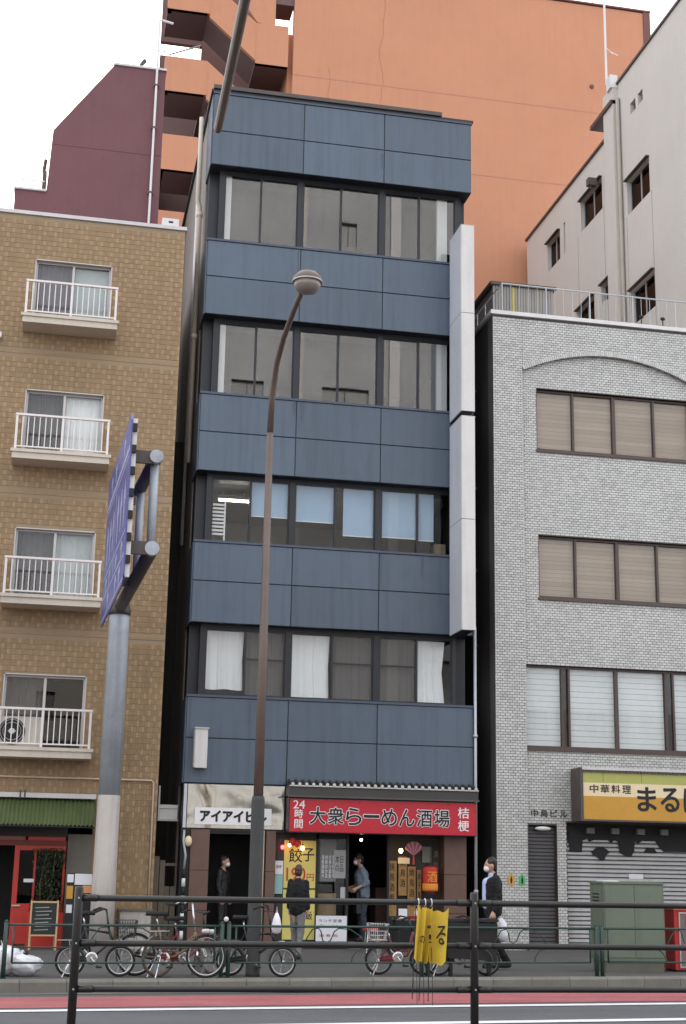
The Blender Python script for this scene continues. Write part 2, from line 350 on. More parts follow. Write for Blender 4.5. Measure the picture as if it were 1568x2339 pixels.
def tiles(parent, pname, pmat, fmat_list, x0, x1, z0, z1, pu, pv, joint, yfun, holes, bond=0, depth=.010, ax='y', keep=None, altp=0.0, limit=300, cuts=()):
    """individual wall tiles; yfun(x,z)->front plane or None.  First `limit` nearest the camera become parts of their own, the rest one part."""
    nu = int((x1-x0)/pu); nv = int((z1-z0)/pv); cells = []
    for j in range(nv):
        zc = z0+(j+.5)*pv; off = (bond*pu if j % 2 else 0)
        hs = [h for h in holes if h[2] < zc+pv*.4 and zc-pv*.4 < h[3]]; bp = sorted({*cuts, *[q for h in hs for q in h[:2]]})
        for i in range(-1, nu+1):
            a = x0+i*pu+off; b = a+pu
            a, b = max(a, x0), min(b, x1)
            for a1, b1 in zip([a]+[q for q in bp if a < q < b], [q for q in bp if a < q < b]+[b]):
                if b1-a1 < .02: continue
                xc = (a1+b1)/2; y = yfun(xc, zc)
                if y is None or any(h[0] < xc < h[1] for h in hs): continue
                cells.append((a1+joint/2, b1-joint/2, zc-pv/2+joint/2, zc+pv/2-joint/2, y))
    cells.sort(key=lambda c: (c[0]+2.5)**2+(c[2]-1.5)**2)
    shared = {}
    full = pu-joint
    def alt(c):
        i, j = round((c[0]-x0)/pu), round((c[2]-z0)/pv)
        return 1 if altp and (i+2*(j % 2)) % 4 == 0 and random.random() < altp else 0
    singles = [c for c in cells if abs((c[1]-c[0])-full) < 1e-3][:limit]; ids = set(map(id, singles)); rest = [c for c in cells if id(c) not in ids]
    def tm(key, mat):
        if key not in shared:
            shared[key] = MB().box(-full/2, full/2, 0, depth, -(pv-joint)/2, (pv-joint)/2).mesh(pname, mat)
        return shared[key]
    for c in singles:
        k = alt(c)
        link(pname, tm(k, fmat_list[k]), parent, ((c[0]+c[1])/2, c[4]+random.uniform(0, .002), (c[2]+c[3])/2))
    groups = [[] for _ in fmat_list]
    for c in rest: groups[alt(c)].append(c)
    if True:
        allc = [(c, k) for k, g in enumerate(groups) for c in g]
        if not allc: return
        n = len(allc); A = np.array([c for c, _ in allc]); A[:, 4] += rng.uniform(0, .002, n)
        vx = np.stack([A[:,0],A[:,1],A[:,1],A[:,0],A[:,0],A[:,1],A[:,1],A[:,0]],1); vz = np.stack([A[:,2],A[:,2],A[:,3],A[:,3]]*2,1)
        vy = np.concatenate([np.repeat(A[:,4:5],4,1), np.repeat(A[:,4:5]+depth,4,1)],1)
        V = np.stack([vx,vy,vz],2).reshape(-1,3)
        ff = np.array([(0,1,2,3),(0,4,5,1),(1,5,6,2),(2,6,7,3),(3,7,4,0)]); Fc = (ff[None]+8*np.arange(n)[:,None,None]).reshape(-1,4)
        me = bpy.data.meshes.new(pname+'_field'); me.from_pydata(V.tolist(), [], Fc.tolist())
        for mt in fmat_list: me.materials.append(mt)
        me.polygons.foreach_set('material_index', np.repeat(np.array([k for _, k in allc], dtype=np.int32), 5)); me.update()
        o = link(pname+'_field', me, parent); o['kind'] = 'stuff'

# ------------------------------------------------------------------ ground, road, pavements
SL = .10                                                    # the street runs at a slight angle to the facades
def strip(name, a, b, z, mat, x0=-90, x1=90, kind='structure', sl=SL):
    mb = MB().add([(x0, a+sl*x0, z), (x1, a+sl*x1, z), (x1, b+sl*x1, z), (x0, b+sl*x0, z)], [(0, 1, 2, 3)])
    o = part(name, mb, mat); o['kind'] = kind; return o
struct('ground', MB().box(-400, 400, -400, 400, -.9, -.19), m_asphalt)
strip('road', -16.4, -7.05, -.15, m_asphalt)
strip('red_bus_lane', -9.08, -7.75, -.146, m_asphred)
strip('lane_line', -9.55, -9.33, -.142, m_paint)
strip('centre_line', -11.36, -11.12, -.142, m_paint, x0=-1.0)
strip('gutter', -7.42, -7.04, -.144, m_gutter)
# far pavement slab and kerb stones
pv = MB()
pv.add([(-90, -6.98-9, -.15), (90, -6.98+9, -.15), (90, 60, -.15), (-90, 60, -.15), (-90, -6.98-9, 0), (90, -6.98+9, 0), (90, 60, 0), (-90, 60, 0)],
       [(0,3,2,1),(4,5,6,7),(0,1,5,4),(1,2,6,5),(2,3,7,6),(3,0,4,7)])
pavement = struct('pavement', pv, m_walk)
kb = MB().prism([(-.10, -.16), (.08, -.16), (.08, .012), (-.075, .012), (-.10, -.02)], -.297, .297, 'x').mesh('kerb_stone', m_kerb)
for i in range(-22, 40):
    o = link('kerb_stone', kb, pavement, (i*.6*math.cos(math.atan(SL)), -7.06+SL*i*.6*math.cos(math.atan(SL)), 0)); o.rotation_euler = (0, 0, math.atan(SL))
np_ = MB().add([(-90, -60, -.15), (90, -60, -.15), (90, -16.4+9, -.15), (-90, -16.4-9, -.15), (-90, -60, 0), (90, -60, 0), (90, -16.4+9, 0), (-90, -16.4-9, 0)],
       [(0,3,2,1),(4,5,6,7),(0,1,5,4),(1,2,6,5),(2,3,7,6),(3,0,4,7)])
struct('near_pavement', np_, m_walk)
for (x, y, sx, sy) in ((.7, -6.85, .5, .09), (1.55, -6.72, .45, .07), (-1.2, -7.0, .2, .05), (2.35, -6.66, .3, .05)):
    mp = struct('mossy_patch', MB().lathe([(1, 0), (.8, .012), (.3, .018)], n=14), m_moss); mp.scale = (sx, sy, .6); mp.location = (x, y, .002)

# ------------------------------------------------------------------ blue office building
blue = thing('office_building', 'narrow navy panelled office building with ribbon windows and a noodle bar at street level', 'building')
XB = [0.0, 1.95, 3.71, 5.66]
BANDS = [(2.97, 3.81, 4.63), (6.02, 6.84, 7.65), (9.06, 9.87, 10.70), (12.37, 13.20, 14.03), (15.71, 16.49, 17.39)]
for (b, m, t) in BANDS:
    part('band_backing', MB().box(.0, 5.66, .03, .95, b+.01, t-.05), m_navyframe, blue)
    part('sill_flashing', MB().box(-.015, 5.675, -.018, .3, t-.045, t), m_sill, blue)
    for k in range(3):
        for (z0, z1) in ((b, m), (m, t-.045)):
            g = .008; bx = MB()
            x0, x1, y0, y1, za, zb, e = XB[k]+g, XB[k+1]-g, 0, .03, z0+g, z1-g, .006
            bx.add([(x0,.03,za),(x1,.03,za),(x1,.03,zb),(x0,.03,zb),(x0,e,za),(x1,e,za),(x1,e,zb),(x0,e,zb),(x0+e,0,za+e),(x1-e,0,za+e),(x1-e,0,zb-e),(x0+e,0,zb-e)],
                   [(0,3,2,1),(0,1,5,4),(1,2,6,5),(2,3,7,6),(3,0,4,7),(4,5,9,8),(5,6,10,9),(6,7,11,10),(7,4,8,11),(8,9,10,11)])
            part('panel', bx, m_navy, blue)
    part('side_panel', MB().box(-.02, .0, .035, .95, b, t-.05), m_navy, blue)
part('roof_edge', MB().box(-.06, 5.70, -.02, 9.5, 17.39, 17.44), m_navyframe, blue)
part('roof_gutter', MB().box(-.02, 4.98, -.06, .06, 17.445, 17.53), m_under, blue)
part('side_wall', MB().box(-.001, .18, .95, 9.5, 0, 17.38), M('alley shaded beige render', (.30, .265, .235), .85, 0, .25, 1, streak=.35), blue)  # beige darkened: alley shade is put into the colour
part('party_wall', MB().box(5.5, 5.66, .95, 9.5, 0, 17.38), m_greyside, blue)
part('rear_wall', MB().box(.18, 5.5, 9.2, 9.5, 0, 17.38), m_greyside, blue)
ROOMS = [(4.63, 6.02, 2), (7.65, 9.06, 3), (10.70, 12.37, 4), (14.03, 15.71, 5)]
for (z0, z1, fl) in ROOMS:
    part('floor_slab', MB().box(.18, 5.5, .4, 9.2, z0-.55, z0-.35), m_room, blue)
    part('ceiling', MB().box(.18, 5.5, .4, 9.2, z1+.02, z1+.12), m_room if fl < 4 else m_roomdk, blue)  # top two floors get the dark colour in place of shade
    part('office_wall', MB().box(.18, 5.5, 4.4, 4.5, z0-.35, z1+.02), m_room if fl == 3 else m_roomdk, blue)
    part('window_jamb', MB().box(.02, .30, .45, .95, z0-.05, z1+.02), m_navyframe, blue)
    part('window_jamb', MB().box(5.36 if fl == 5 else 5.30, 5.62, .45, .95, z0-.05, z1+.02), m_navyframe, blue)
    if fl == 5: part('corner_post', MB().box(5.36, 5.50, .28, .45, z0-.05, z1+.02), m_navyframe, blue)
    xr = 5.36 if fl == 5 else 5.29
    bays = [(.33, 1.11, 1.90), (2.01, 2.84, 3.67), (3.79, 4.56, xr)]
    zt = z1-.06; zb = z0+.03
    fr = MB().box(.22, xr+.08, .25, .36, z0-.03, zb).box(.22, xr+.08, .25, .36, zt, z1+.02).box(.22, .33, .25, .36, zb, zt).box(1.90, 2.01, .24, .36, zb, zt).box(3.67, 3.79, .24, .36, zb, zt).box(xr, xr+.08, .25, .36, zb, zt)
    part('window_surround', fr, m_navyframe, blue)
    for q, (a, mid, b) in enumerate(bays):
        e = .028; f = MB().box(a, b, .27, .31, zb, zb+e).box(a, b, .27, .31, zt-e, zt).box(a, a+e, .27, .31, zb+e, zt-e).box(b-e, b, .27, .31, zb+e, zt-e).box(mid-.022, mid+.022, .262, .32, zb+e, zt-e)
        midr = {0: [1], 1: [1], 2: [0]}[q] if fl == 2 else []
        for s in midr:
            x0, x1 = ((a+e, mid-.022), (mid+.022, b-e))[s]; f.box(x0, x1, .268, .30, 5.37, 5.395)
        win = part('window', f, m_navyframe, blue)
        part('pane', MB().box(a+e, mid-.022, .300, .305, zb+e, zt-e), m_glass if fl > 3 else m_glassc, win)
        part('pane', MB().box(mid+.022, b-e, .286, .291, zb+e, zt-e), m_glass if fl > 3 else m_glassc, win)
m_drip = M('rain streak on panel', (.06, .085, .12), .5, 0, .2, 5)
for (x, w_, z0, z1) in ((1.90, .035, 10.32, 10.62), (2.06, .05, 10.20, 10.64), (3.75, .02, 6.9, 7.58), (.06, .02, 3.9, 4.56), (1.90, .02, 13.3, 13.95), (3.66, .03, 16.0, 16.4), (4.6, .03, 7.1, 7.6), (1.2, .02, 4.0, 4.5)):
    part('rain_streak', MB().prism([(x-w_, z1), (x+w_, z1), (x+w_*.5, z0+.05), (x, z0), (x-w_*.6, z0+.08)], -.0012, -.0004), m_drip, blue)
# things seen through the glass
for (z0, z1, fl) in ROOMS[2:]:
    part('window_column', MB().box(.36, .485, .33, .42, z0-.02, z1-.03), m_curtain, blue)
    part('window_column', MB().box(4.98, 5.20, .33, .42, z0-.02, z1-.03), m_curtain, blue)
for (x0, x1, nm, mt) in ((.36, 1.09, 'first', m_curtain), (2.03, 2.80, 'second', m_curtain), (4.59, 5.16, 'third', m_curtain)):
    single('curtain', curtain_mesh(x0, x1, 4.68 if x0 > 2 else 4.78, 5.92, .345, .02, 7, gather=.35 if x0 > 4 else .1, seed=int(x0*10), scallop=.01), mt,
           {'first': 'white curtain bunched in the leftmost second floor window of the navy building', 'second': 'white curtain in the middle bay of the second floor window of the navy building', 'third': 'white curtain tied aside in the rightmost second floor window of the navy building'}[nm], 'curtain', 'white curtains on the second floor', True)
for (x0, x1, nm) in ((1.13, 1.88, 'leftmost grey curtain, behind the lamp pole, in the second floor window'), (2.85, 3.66, 'middle grey curtain hanging beside the second white one'), (3.80, 4.55, 'rightmost grey curtain hanging beside the tied white one')):
    single('curtain', curtain_mesh(x0, x1, 4.70, 5.92, .35, .012, 9, seed=int(x0*7)), m_curtgrey, nm, 'curtain', 'grey curtains on the second floor', True)
for (x0, x1, zl, nm) in ((1.14, 1.88, 8.28, 'blue roller blind half lowered behind the lamp pole on the third floor'), (2.03, 2.82, 8.24, 'wide blue roller blind in the middle third floor window, left pane'), (3.02, 3.66, 8.00, 'blue roller blind lowered nearly to the sill in the middle third floor window'), (3.81, 4.54, 8.02, 'blue roller blind in the right third floor window, left pane'), (4.60, 4.92, 8.0, 'narrow blue roller blind nearest the white projecting sign')):
    b = thing('roller_blind', nm, 'blind', group='blue blinds on the third floor'); part('cloth', MB().box(x0, x1, .33, .333, zl, 9.0), m_blind, b); part('bottom_bar', MB().box(x0, x1, .325, .338, zl-.02, zl), m_white, b)
sb = thing('slatted_screen', 'white slatted letter rack standing in the left third floor window', 'screen')
for k in range(9): part('slat', MB().box(.37, .60, .34, .36, 7.84+k*.075, 7.84+k*.075+.042), m_white, sb)
part('frame', MB().box(.60, .63, .33, .37, 7.7, 8.55), m_white, sb)
for (x0, x1, y, z, nm) in ((.62, 1.25, 1.6, 8.93, 'lit fluorescent tube over the slatted screen'), (2.55, 3.02, 1.2, 8.88, 'upper lit fluorescent tube in the middle third floor window'), (2.35, 2.95, .95, 8.52, 'lower lit fluorescent tube in the middle third floor window')):
    l = thing('ceiling_light', nm, 'light', group='fluorescent lights on the third floor'); part('tube', MB().tube([(x0, y, z-.05), (x1, y, z-.05)], .018, 8), m_tube, l); part('fitting', MB().box(x0-.02, x1+.02, y-.06, y+.06, z-.02, z+.02), m_white, l)
    part('hanger', MB().tube([(x0+.1, y, z), (x0+.1, y, 9.1)], .006, 6).tube([(x1-.1, y, z), (x1-.1, y, 9.1)], .006, 6), m_white, l)
single('carton', MB().box(4.98, 5.22, .50, .75, 7.30, 7.98).box(5.0, 5.2, .49, .5, 7.6, 7.9), m_card, 'brown carton stacked at the right end of the third floor window', 'box')
# downpipes and side fittings on the blue building
part('downpipe', MB().tube([(-.10, 1.1, 9.5), (-.10, 1.1, 15.2), (-.16, 1.0, 15.32), (-.16, 1.0, 17.3)], .05, 10).lathe([(.07, 0), (.07, .1)], (-.10, 1.1, 15.0)).lathe([(.07, 0), (.07, .1)], (-.10, 1.1, 12.2)), m_balc, blue, True)
part('downpipe', MB().tube([(-.06, 2.2, 8.0), (-.06, 2.2, 17.3)], .04, 8), m_coping, blue, True)
part('downpipe', MB().tube([(5.68, -.05, .0), (5.68, -.05, 6.2)], .03, 10).lathe([(.045, 0), (.045, .06)], (5.68, -.05, 1.05)).lathe([(.045, 0), (.045, .06)], (5.68, -.05, 4.0)), m_pipegrey, blue, True)
# street level
part('fascia', MB().box(.0, 1.94, .03, .5, 2.10, 2.965), m_navyframe, blue)
part('steel_panel', MB().box(.09, 1.92, -.012, .03, 2.15, 2.95), m_silver, blue)
part('panel_edge', MB().box(.02, .075, -.01, .3, 2.15, 2.95), m_whiteside, blue)
sg = thing('building_sign', 'white name board with black katakana on the steel fascia', 'sign'); part('board', MB().box(.23, 1.68, -.04, -.013, 2.215, 2.525), m_inkw, sg)
text('アイアイビル', .34, -.042, 2.275, 1.24, .20, m_ink, sg, thick=.011)
for (x0, x1, nm) in ((.18, .53, 0), (1.60, 1.78, 1), (5.06, 5.50, 2)):
    for (za, zb) in ((0, .66), (.668, 1.38), (1.388, 2.12)): part('granite_slab', MB().box(x0, x1, -.02, .35, za, zb), m_granite, blue)
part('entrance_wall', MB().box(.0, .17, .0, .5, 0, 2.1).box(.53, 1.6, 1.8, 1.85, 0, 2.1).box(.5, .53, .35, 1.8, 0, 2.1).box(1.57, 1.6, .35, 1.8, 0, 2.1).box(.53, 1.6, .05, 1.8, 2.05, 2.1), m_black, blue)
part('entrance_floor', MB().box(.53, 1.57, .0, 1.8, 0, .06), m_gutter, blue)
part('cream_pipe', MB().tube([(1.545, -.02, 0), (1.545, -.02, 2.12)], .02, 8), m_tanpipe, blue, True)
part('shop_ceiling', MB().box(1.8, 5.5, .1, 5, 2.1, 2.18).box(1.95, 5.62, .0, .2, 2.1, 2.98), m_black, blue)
part('shop_floor', MB().box(1.8, 5.5, .12, 5, 0, .12), m_gutter, blue)
part('shop_wall', MB().box(1.8, 5.5, 4.2, 4.3, .12, 2.1).box(1.78, 1.82, .12, 4.2, .12, 2.1).box(5.46, 5.5, .35, 4.2, .12, 2.1), m_roomdk, blue)
part('shop_counter', MB().box(4.0, 5.4, 1.2, 1.7, .12, 1.1), m_granite, blue)
part('shopfront_frame', MB().box(1.80, 1.84, .10, .16, .12, 2.1).box(2.58, 2.63, .10, .16, .12, 2.1).box(3.16, 3.21, .08, .18, .12, 2.1).box(3.96, 4.0, .08, .18, .12, 2.1).box(1.84, 3.16, .10, .16, 2.0, 2.1).box(1.8, 3.21, .08, .2, 0, .14).box(4.0, 5.06, .12, .2, 0, .6), m_black, blue)
part('shop_window', MB().box(2.63, 3.16, .125, .13, .14, 2.0), m_glassc, blue)
part('shop_panel', MB().box(1.84, 2.58, .125, .14, .14, 2.0), m_roomdk, blue); part('shop_panel', MB().box(4.02, 5.06, .3, .34, .12, 2.1), m_roomdk, blue)

# kawara canopy and red sign
can = thing('tiled_canopy', 'small dark tiled canopy with pale round tile ends above the red noodle bar sign', 'canopy')
part('canopy_slope', MB().prism([(-.42, 2.955), (-.42, 2.965), (-.01, 3.045), (-.01, 2.95)], 1.95, 5.61, 'x'), m_kawara, can)
part('fascia_board', MB().box(1.94, 5.62, -.43, -.02, 2.765, 2.95), m_kawara, can); part('canopy_edge', MB().box(1.92, 5.63, -.47, -.431, 2.742, 2.775), m_under, can)
te = MB().tube([(0, -.45, 2.985), (0, -.02, 3.07)], .030, 8).mesh('roof_tile', m_kawara); td = MB().lathe([(.0001, -.0), (.031, 0), (.031, .02), (.0001, .02)], (0, 0, 0), 12, 'y').mesh('tile_end', m_kawend)
for k in range(28):
    x = 2.0+k*.132; tl = link('roof_tile', te, can, (x, 0, 0)); link('tile_end', td, tl, (0, -.472, 2.983))
part('eave_strip', MB().box(1.94, 5.62, -.462, -.432, 2.94, 2.962), m_coping, can)
rs = thing('shop_sign', 'long red sign board of the noodle bar with black and white lettering', 'sign')
part('sign_case', MB().box(1.95, 5.60, -.38, -.02, 2.10, 2.735), m_navyframe, rs)
part('sign_face', MB().box(1.965, 5.585, -.40, -.38, 2.115, 2.715), m_red, rs)
text('24', 2.03, -.403, 2.535, .22, .15, m_inkw, rs, .015); text('時', 2.06, -.403, 2.36, .155, .16, m_inkw, rs, .02); text('間', 2.06, -.403, 2.175, .155, .16, m_inkw, rs, .02)
BIG = '大衆らーめん酒場'; bw = (5.12-2.33)/8
for i, ch in enumerate(BIG):
    hh = .31 if ch != 'ー' else .05; z = 2.26 if ch != 'ー' else 2.40; x = 2.35+i*bw*.985
    text(ch, x, -.403, z, bw*.85, hh, m_inkw, rs, name='letter_outline', extrude=.001, thick=.017); text(ch, x, -.410, z, bw*.85, hh, m_ink, rs, extrude=.001, thick=.004)
text('桔', 5.22, -.403, 2.43, .22, .20, m_inkw, rs, .015); text('梗', 5.22, -.403, 2.19, .22, .20, m_inkw, rs, .015)

# posters, lanterns and lamps on the noodle bar
def poster(name, x0, x1, z0, z1, mat, label, y=.108, cat='poster', texts=()):
    o = single(name, MB().box(x0, x1, y, y+.006, z0, z1), mat, label, cat)
    for (b, x, z, w_, h_, mt, bold) in texts: text(b, x, y-.002, z, w_, h_, mt, o, bold, extrude=.001)
    return o
poster('price_poster', 1.965, 2.575, 1.09, 1.96, m_papery, 'yellow poster with black and red brushed price lettering in the noodle bar window', texts=(('餃', 2.06, 1.56, .25, .25, m_ink, .02), ('子', 2.32, 1.58, .22, .24, m_ink, .02), ('190', 2.02, 1.22, .36, .24, m_inkred, .03), ('円', 2.41, 1.22, .13, .13, m_inkred, .02)))
poster('price_poster', 1.965, 2.575, .16, 1.06, m_papery, 'lower yellow poster with black lettering behind the woman', texts=(('丼', 2.38, .78, .14, .14, m_ink, .02), ('飯', 2.40, .52, .13, .15, m_ink, .02)))
poster('notice_sheet', 1.80, 1.95, 1.33, 1.58, m_paper, 'white printed notice left of the yellow price poster', y=.09, texts=(('営業', 1.82, 1.45, .1, .05, m_ink, 0),))
poster('notice_sheet', 1.80, 1.95, .98, 1.32, m_teal, 'teal and white notice below the printed one', y=.09)
poster('window_notice', 2.66, 2.97, 1.22, 1.98, M('grey tinted notice film', (.16, .165, .16), .5), 'tall grey notice with rows of pale handwriting in the bar window', y=.112, texts=tuple((t_, 2.69+.068*i, 1.28, .05, .42, m_paper, 0) for i, t_ in enumerate(('酒\n肴\n麺\n飯\n汁', '焼\n豚\n丼\n炒\n菜', '定\n食\n冷\n酒\n割', '麦\n酒\n杯\n生\n中'))))
poster('window_notice', 2.92, 3.155, 1.28, 1.80, M('pale grey notice', (.34, .34, .34), .6), 'pale grey notice beside the bar doorway', y=.100, texts=(('本日\nの品', 2.95, 1.40, .16, .3, m_ink, 0),))
poster('white_menu_board', 2.58, 3.17, .14, .60, m_paper, 'white hand written menu board standing low beside the bar doorway', y=-.02, cat='menu board', texts=(('ランチ定食', 2.63, .48, .45, .06, m_ink, 0), ('ラーメン', 2.65, .38, .40, .06, m_ink, 0), ('酒 肴 飯', 2.64, .22, .36, .05, m_inkred, 0)))
single('carton', MB().box(2.65, 3.0, .2, .5, .60, 1.0).box(2.66, 2.99, .19, .2, .78, .80), m_card, 'upper brown carton stacked inside the bar window', 'box')
single('carton', MB().box(2.64, 3.08, .2, .55, .14, .59).box(2.66, 3.06, .19, .2, .35, .37), m_card, 'lower brown carton stacked inside the bar window behind the menu board', 'box')
poster('notice_sheet', 3.06, 3.155, .86, 1.12, M('pale sheet', (.45, .47, .47), .7), 'small pale sheet taped low beside the doorway', y=.10)
for i, (x0, x1, za, zb) in enumerate(((4.0, 4.17, .55, 1.62), (4.21, 4.37, .98, 1.70), (4.39, 4.55, .45, 1.52))):
    poster('menu_strip', x0, x1, za, zb, m_menu, ['leftmost aged menu strip hanging right of the bar doorway', 'middle aged menu strip with a pale header above it', 'rightmost aged menu strip nearest the red lantern'][i], y=.18+.004*i, cat='menu', texts=tuple((c_, x0+.03, zb-.18-.19*k, .10, .14, m_ink, .01) for k, c_ in enumerate('焼鳥酒肴'[:3 if i == 1 else 4])))
poster('menu_strip', 4.19, 4.42, 1.57, 1.68, m_creams, 'small cream header card above the menu strips', y=.16, cat='card')
poster('framed_licence', 4.70, 4.88, 1.60, 1.90, M('dim framed sheet', (.20, .21, .17), .5), 'framed sheet hanging on the dark wall above the red lantern', y=.27, cat='frame')
poster('menu_strip', 4.58, 4.66, .60, 1.46, m_menu, 'narrow menu strip tucked beside the red lantern', y=.195, cat='menu', texts=tuple((c_, 4.595, 1.28-.17*k, .05, .12, m_ink, .01) for k, c_ in enumerate('餃子麺')))
poster('wall_print', 4.90, 5.05, 1.30, 1.95, m_roomdk, 'dark narrow print on the wall left of the right granite pillar', y=.28, cat='print', texts=(('酒', 4.93, 1.7, .09, .12, m_menu, .01), ('処', 4.93, 1.5, .09, .12, m_menu, .01)))
for (x, z, nm) in ((2.10, 1.93, 'left small round red lantern under the noodle bar sign'), (2.20, 1.90, 'right small round red lantern under the noodle bar sign')):
    l = thing('paper_lantern', nm, 'lantern', (x, -.02, z), group='small red lanterns at the noodle bar'); part('paper', MB().ell((0, 0, 0), .065, .065, .075, 14), m_lantern, l, True); part('rim', MB().lathe([(.03, .07), (.03, .085)], n=10), m_ink, l); part('cord', MB().tube([(0, 0, .08), (0, 0, .16)], .004, 5), m_ink, l)
lt = thing('paper_lantern', 'red and amber paper lantern hanging by the right pillar of the noodle bar', 'lantern', (4.78, -.02, 1.28))
prof = [(.07, -.235), (.105, -.21)]
for k in range(9): prof += [(.135+.006*math.sin(k*math.pi/8), -.19+k*.047), (.142, -.168+k*.047)]
prof += [(.105, .235), (.07, .25)]
part('paper', MB().lathe(prof, n=20), m_lantern, lt, True); part('rim', MB().lathe([(.08, .25), (.085, .25), (.085, .29), (.08, .29)], n=16), m_ink, lt); part('rim', MB().lathe([(.08, -.27), (.085, -.27), (.085, -.235), (.08, -.235)], n=16), m_ink, lt)
part('glowing_band', MB().lathe([(.144, -.20), (.150, -.15), (.150, -.09), (.147, -.07)], n=20), m_lanterny, lt, True)
text('酒', -.09, -.155, -.04, .18, .2, m_lanterny, lt, .02); part('cord', MB().tube([(0, 0, .28), (0, 0, .84)], .006, 6), m_ink, lt)
fan = thing('paper_ornament', 'pink and red round paper ornament hanging above the menu strips', 'ornament', (4.47, .05, 1.86))
for k in range(10):
    a = R(-80+k*17.8); part('fold', MB().prism([(0, -.14), (math.sin(a-.14)*.17, -.02+math.cos(a-.14)*.15), (math.sin(a+.14)*.17, -.02+math.cos(a+.14)*.15)], -.01-.004*(k % 2), .01), [m_pink, m_rose][k % 2], fan)
part('tassel', MB().tube([(0, 0, -.14), (0, 0, -.3)], [.012, .022], 6), m_lantern, fan); part('cord', MB().tube([(0, 0, .12), (0, 0, .24)], .004, 5), m_ink, fan)
for (x, y, z, mt, nm, rr) in ((1.91, -.03, 1.83, m_bulbr, 'lit red bulb at the left end of the noodle bar front', .035), (2.29, -.03, 1.82, m_bulb, 'lit amber bulb over the yellow price poster', .035), (2.04, -.03, 1.87, m_bulb, 'dim orange bulb cluster under the red sign', .028), (4.21, .02, 1.81, m_bulb, 'lit orange bulb above the menu strips', .04), (3.49, .3, 2.0, m_bulbw, 'small white bulb over the doorway', .025)):
    b = thing('light_bulb', nm, 'light bulb', (x, y, z), group='lit bulbs at the noodle bar'); part('bulb', MB().ell((0, 0, 0), rr, rr, rr*1.2, 12), mt, b, True); part('socket', MB().lathe([(rr*.5, rr), (rr*.5, rr+.04)], n=10), m_ink, b); part('cord', MB().tube([(0, 0, rr+.03), (0, 0, 2.12-z)], .004, 5), m_ink, b)
# small wall sign, projecting sign pair
ws = thing('wall_sign_box', 'small tall white sign box with a cap on the lowest navy panels', 'sign'); part('case', MB().box(.17, .40, -.22, 0, 3.24, 3.96), m_whitesign, ws); part('cap', MB().box(.15, .42, -.24, 0, 3.962, 3.99), m_alum, ws); part('rim', MB().box(.15, .17, -.21, -.01, 3.25, 3.955), m_alum, ws)
for (za, zb, seam, nm) in ((10.43, 14.50, 12.55, 'upper of the two tall blank white sign boxes projecting from the navy building'), (5.98, 10.33, 8.2, 'lower of the two tall blank white sign boxes projecting from the navy building')):
    s = thing('projecting_sign', nm, 'sign', group='tall white projecting signs')
    part('case', MB().box(5.175, 5.425, -.885, -.04, za, zb), m_navyframe, s)
    for (z0, z1) in ((za+.01, seam-.006), (seam+.006, zb-.01)):
        part('face_panel', MB().box(5.165, 5.435, -.905, -.885, z0, z1), m_whitesign, s); part('side_panel', MB().box(5.155, 5.175, -.885, -.05, z0, z1), m_whiteside, s); part('side_panel', MB().box(5.425, 5.445, -.885, -.05, z0, z1), m_whiteside, s)
    part('top_cap', MB().box(5.155, 5.445, -.905, -.05, zb-.01, zb+.01), m_alum, s)
    for z in (za+.5, zb-.5): part('bracket', MB().box(5.22, 5.38, -.04, .0, z, z+.08), m_under, s)

# ------------------------------------------------------------------ tan tiled apartment building
tan = thing('apartment_building', 'tan tiled apartment building with small white balconies left of the navy building', 'building')
TW = [(-3.42, -1.90, zt-1.40, zt) for zt in (13.19, 10.45, 7.67, 4.88)]
G0 = (-6.5, -1.62, 0, 2.60)
part('wall', MB().wall(-6.5, -.47, 0, 14.12, .009, .30, TW+[G0]), m_tangrout, tan)
part('wall', MB().box(-.70, -.468, .30, 5.5, 0, 14.12).box(-6.5, -.7, 5.3, 5.5, 0, 14.12).box(-6.5, -6.3, .3, 5.3, 0, 14.12), m_tangrout, tan)
part('roof', MB().box(-6.5, -.7, .3, 5.3, 13.9, 14.1), m_coping, tan)
part('coping', MB().box(-6.5, -.44, -.03, .32, 14.125, 14.20), m_coping, tan)
part('coping', MB().box(-.72, -.44, .32, 5.5, 14.125, 14.20), m_coping, tan)
TB = [11.20, 8.36, 5.65]
tiles(tan, 'tile', None, [m_tan, m_tanL], -6.495, -.47, .0, 14.12, .0515, .1046, .007, lambda x, z: 0.0, TW+[G0]+[(-9, 9, z-.03, z+.03) for z in TB], depth=.012, altp=.8)
for z in TB: part('band_course', MB().box(-6.5, -.47, .001, .009, z-.026, z+.026), m_tan, tan)
part('vent_hood', MB().prism([(-4.10, 11.42), (-3.96, 11.42), (-3.96, 11.52), (-4.10, 11.58)], -.14, 0), m_white, tan)
balc_first = None
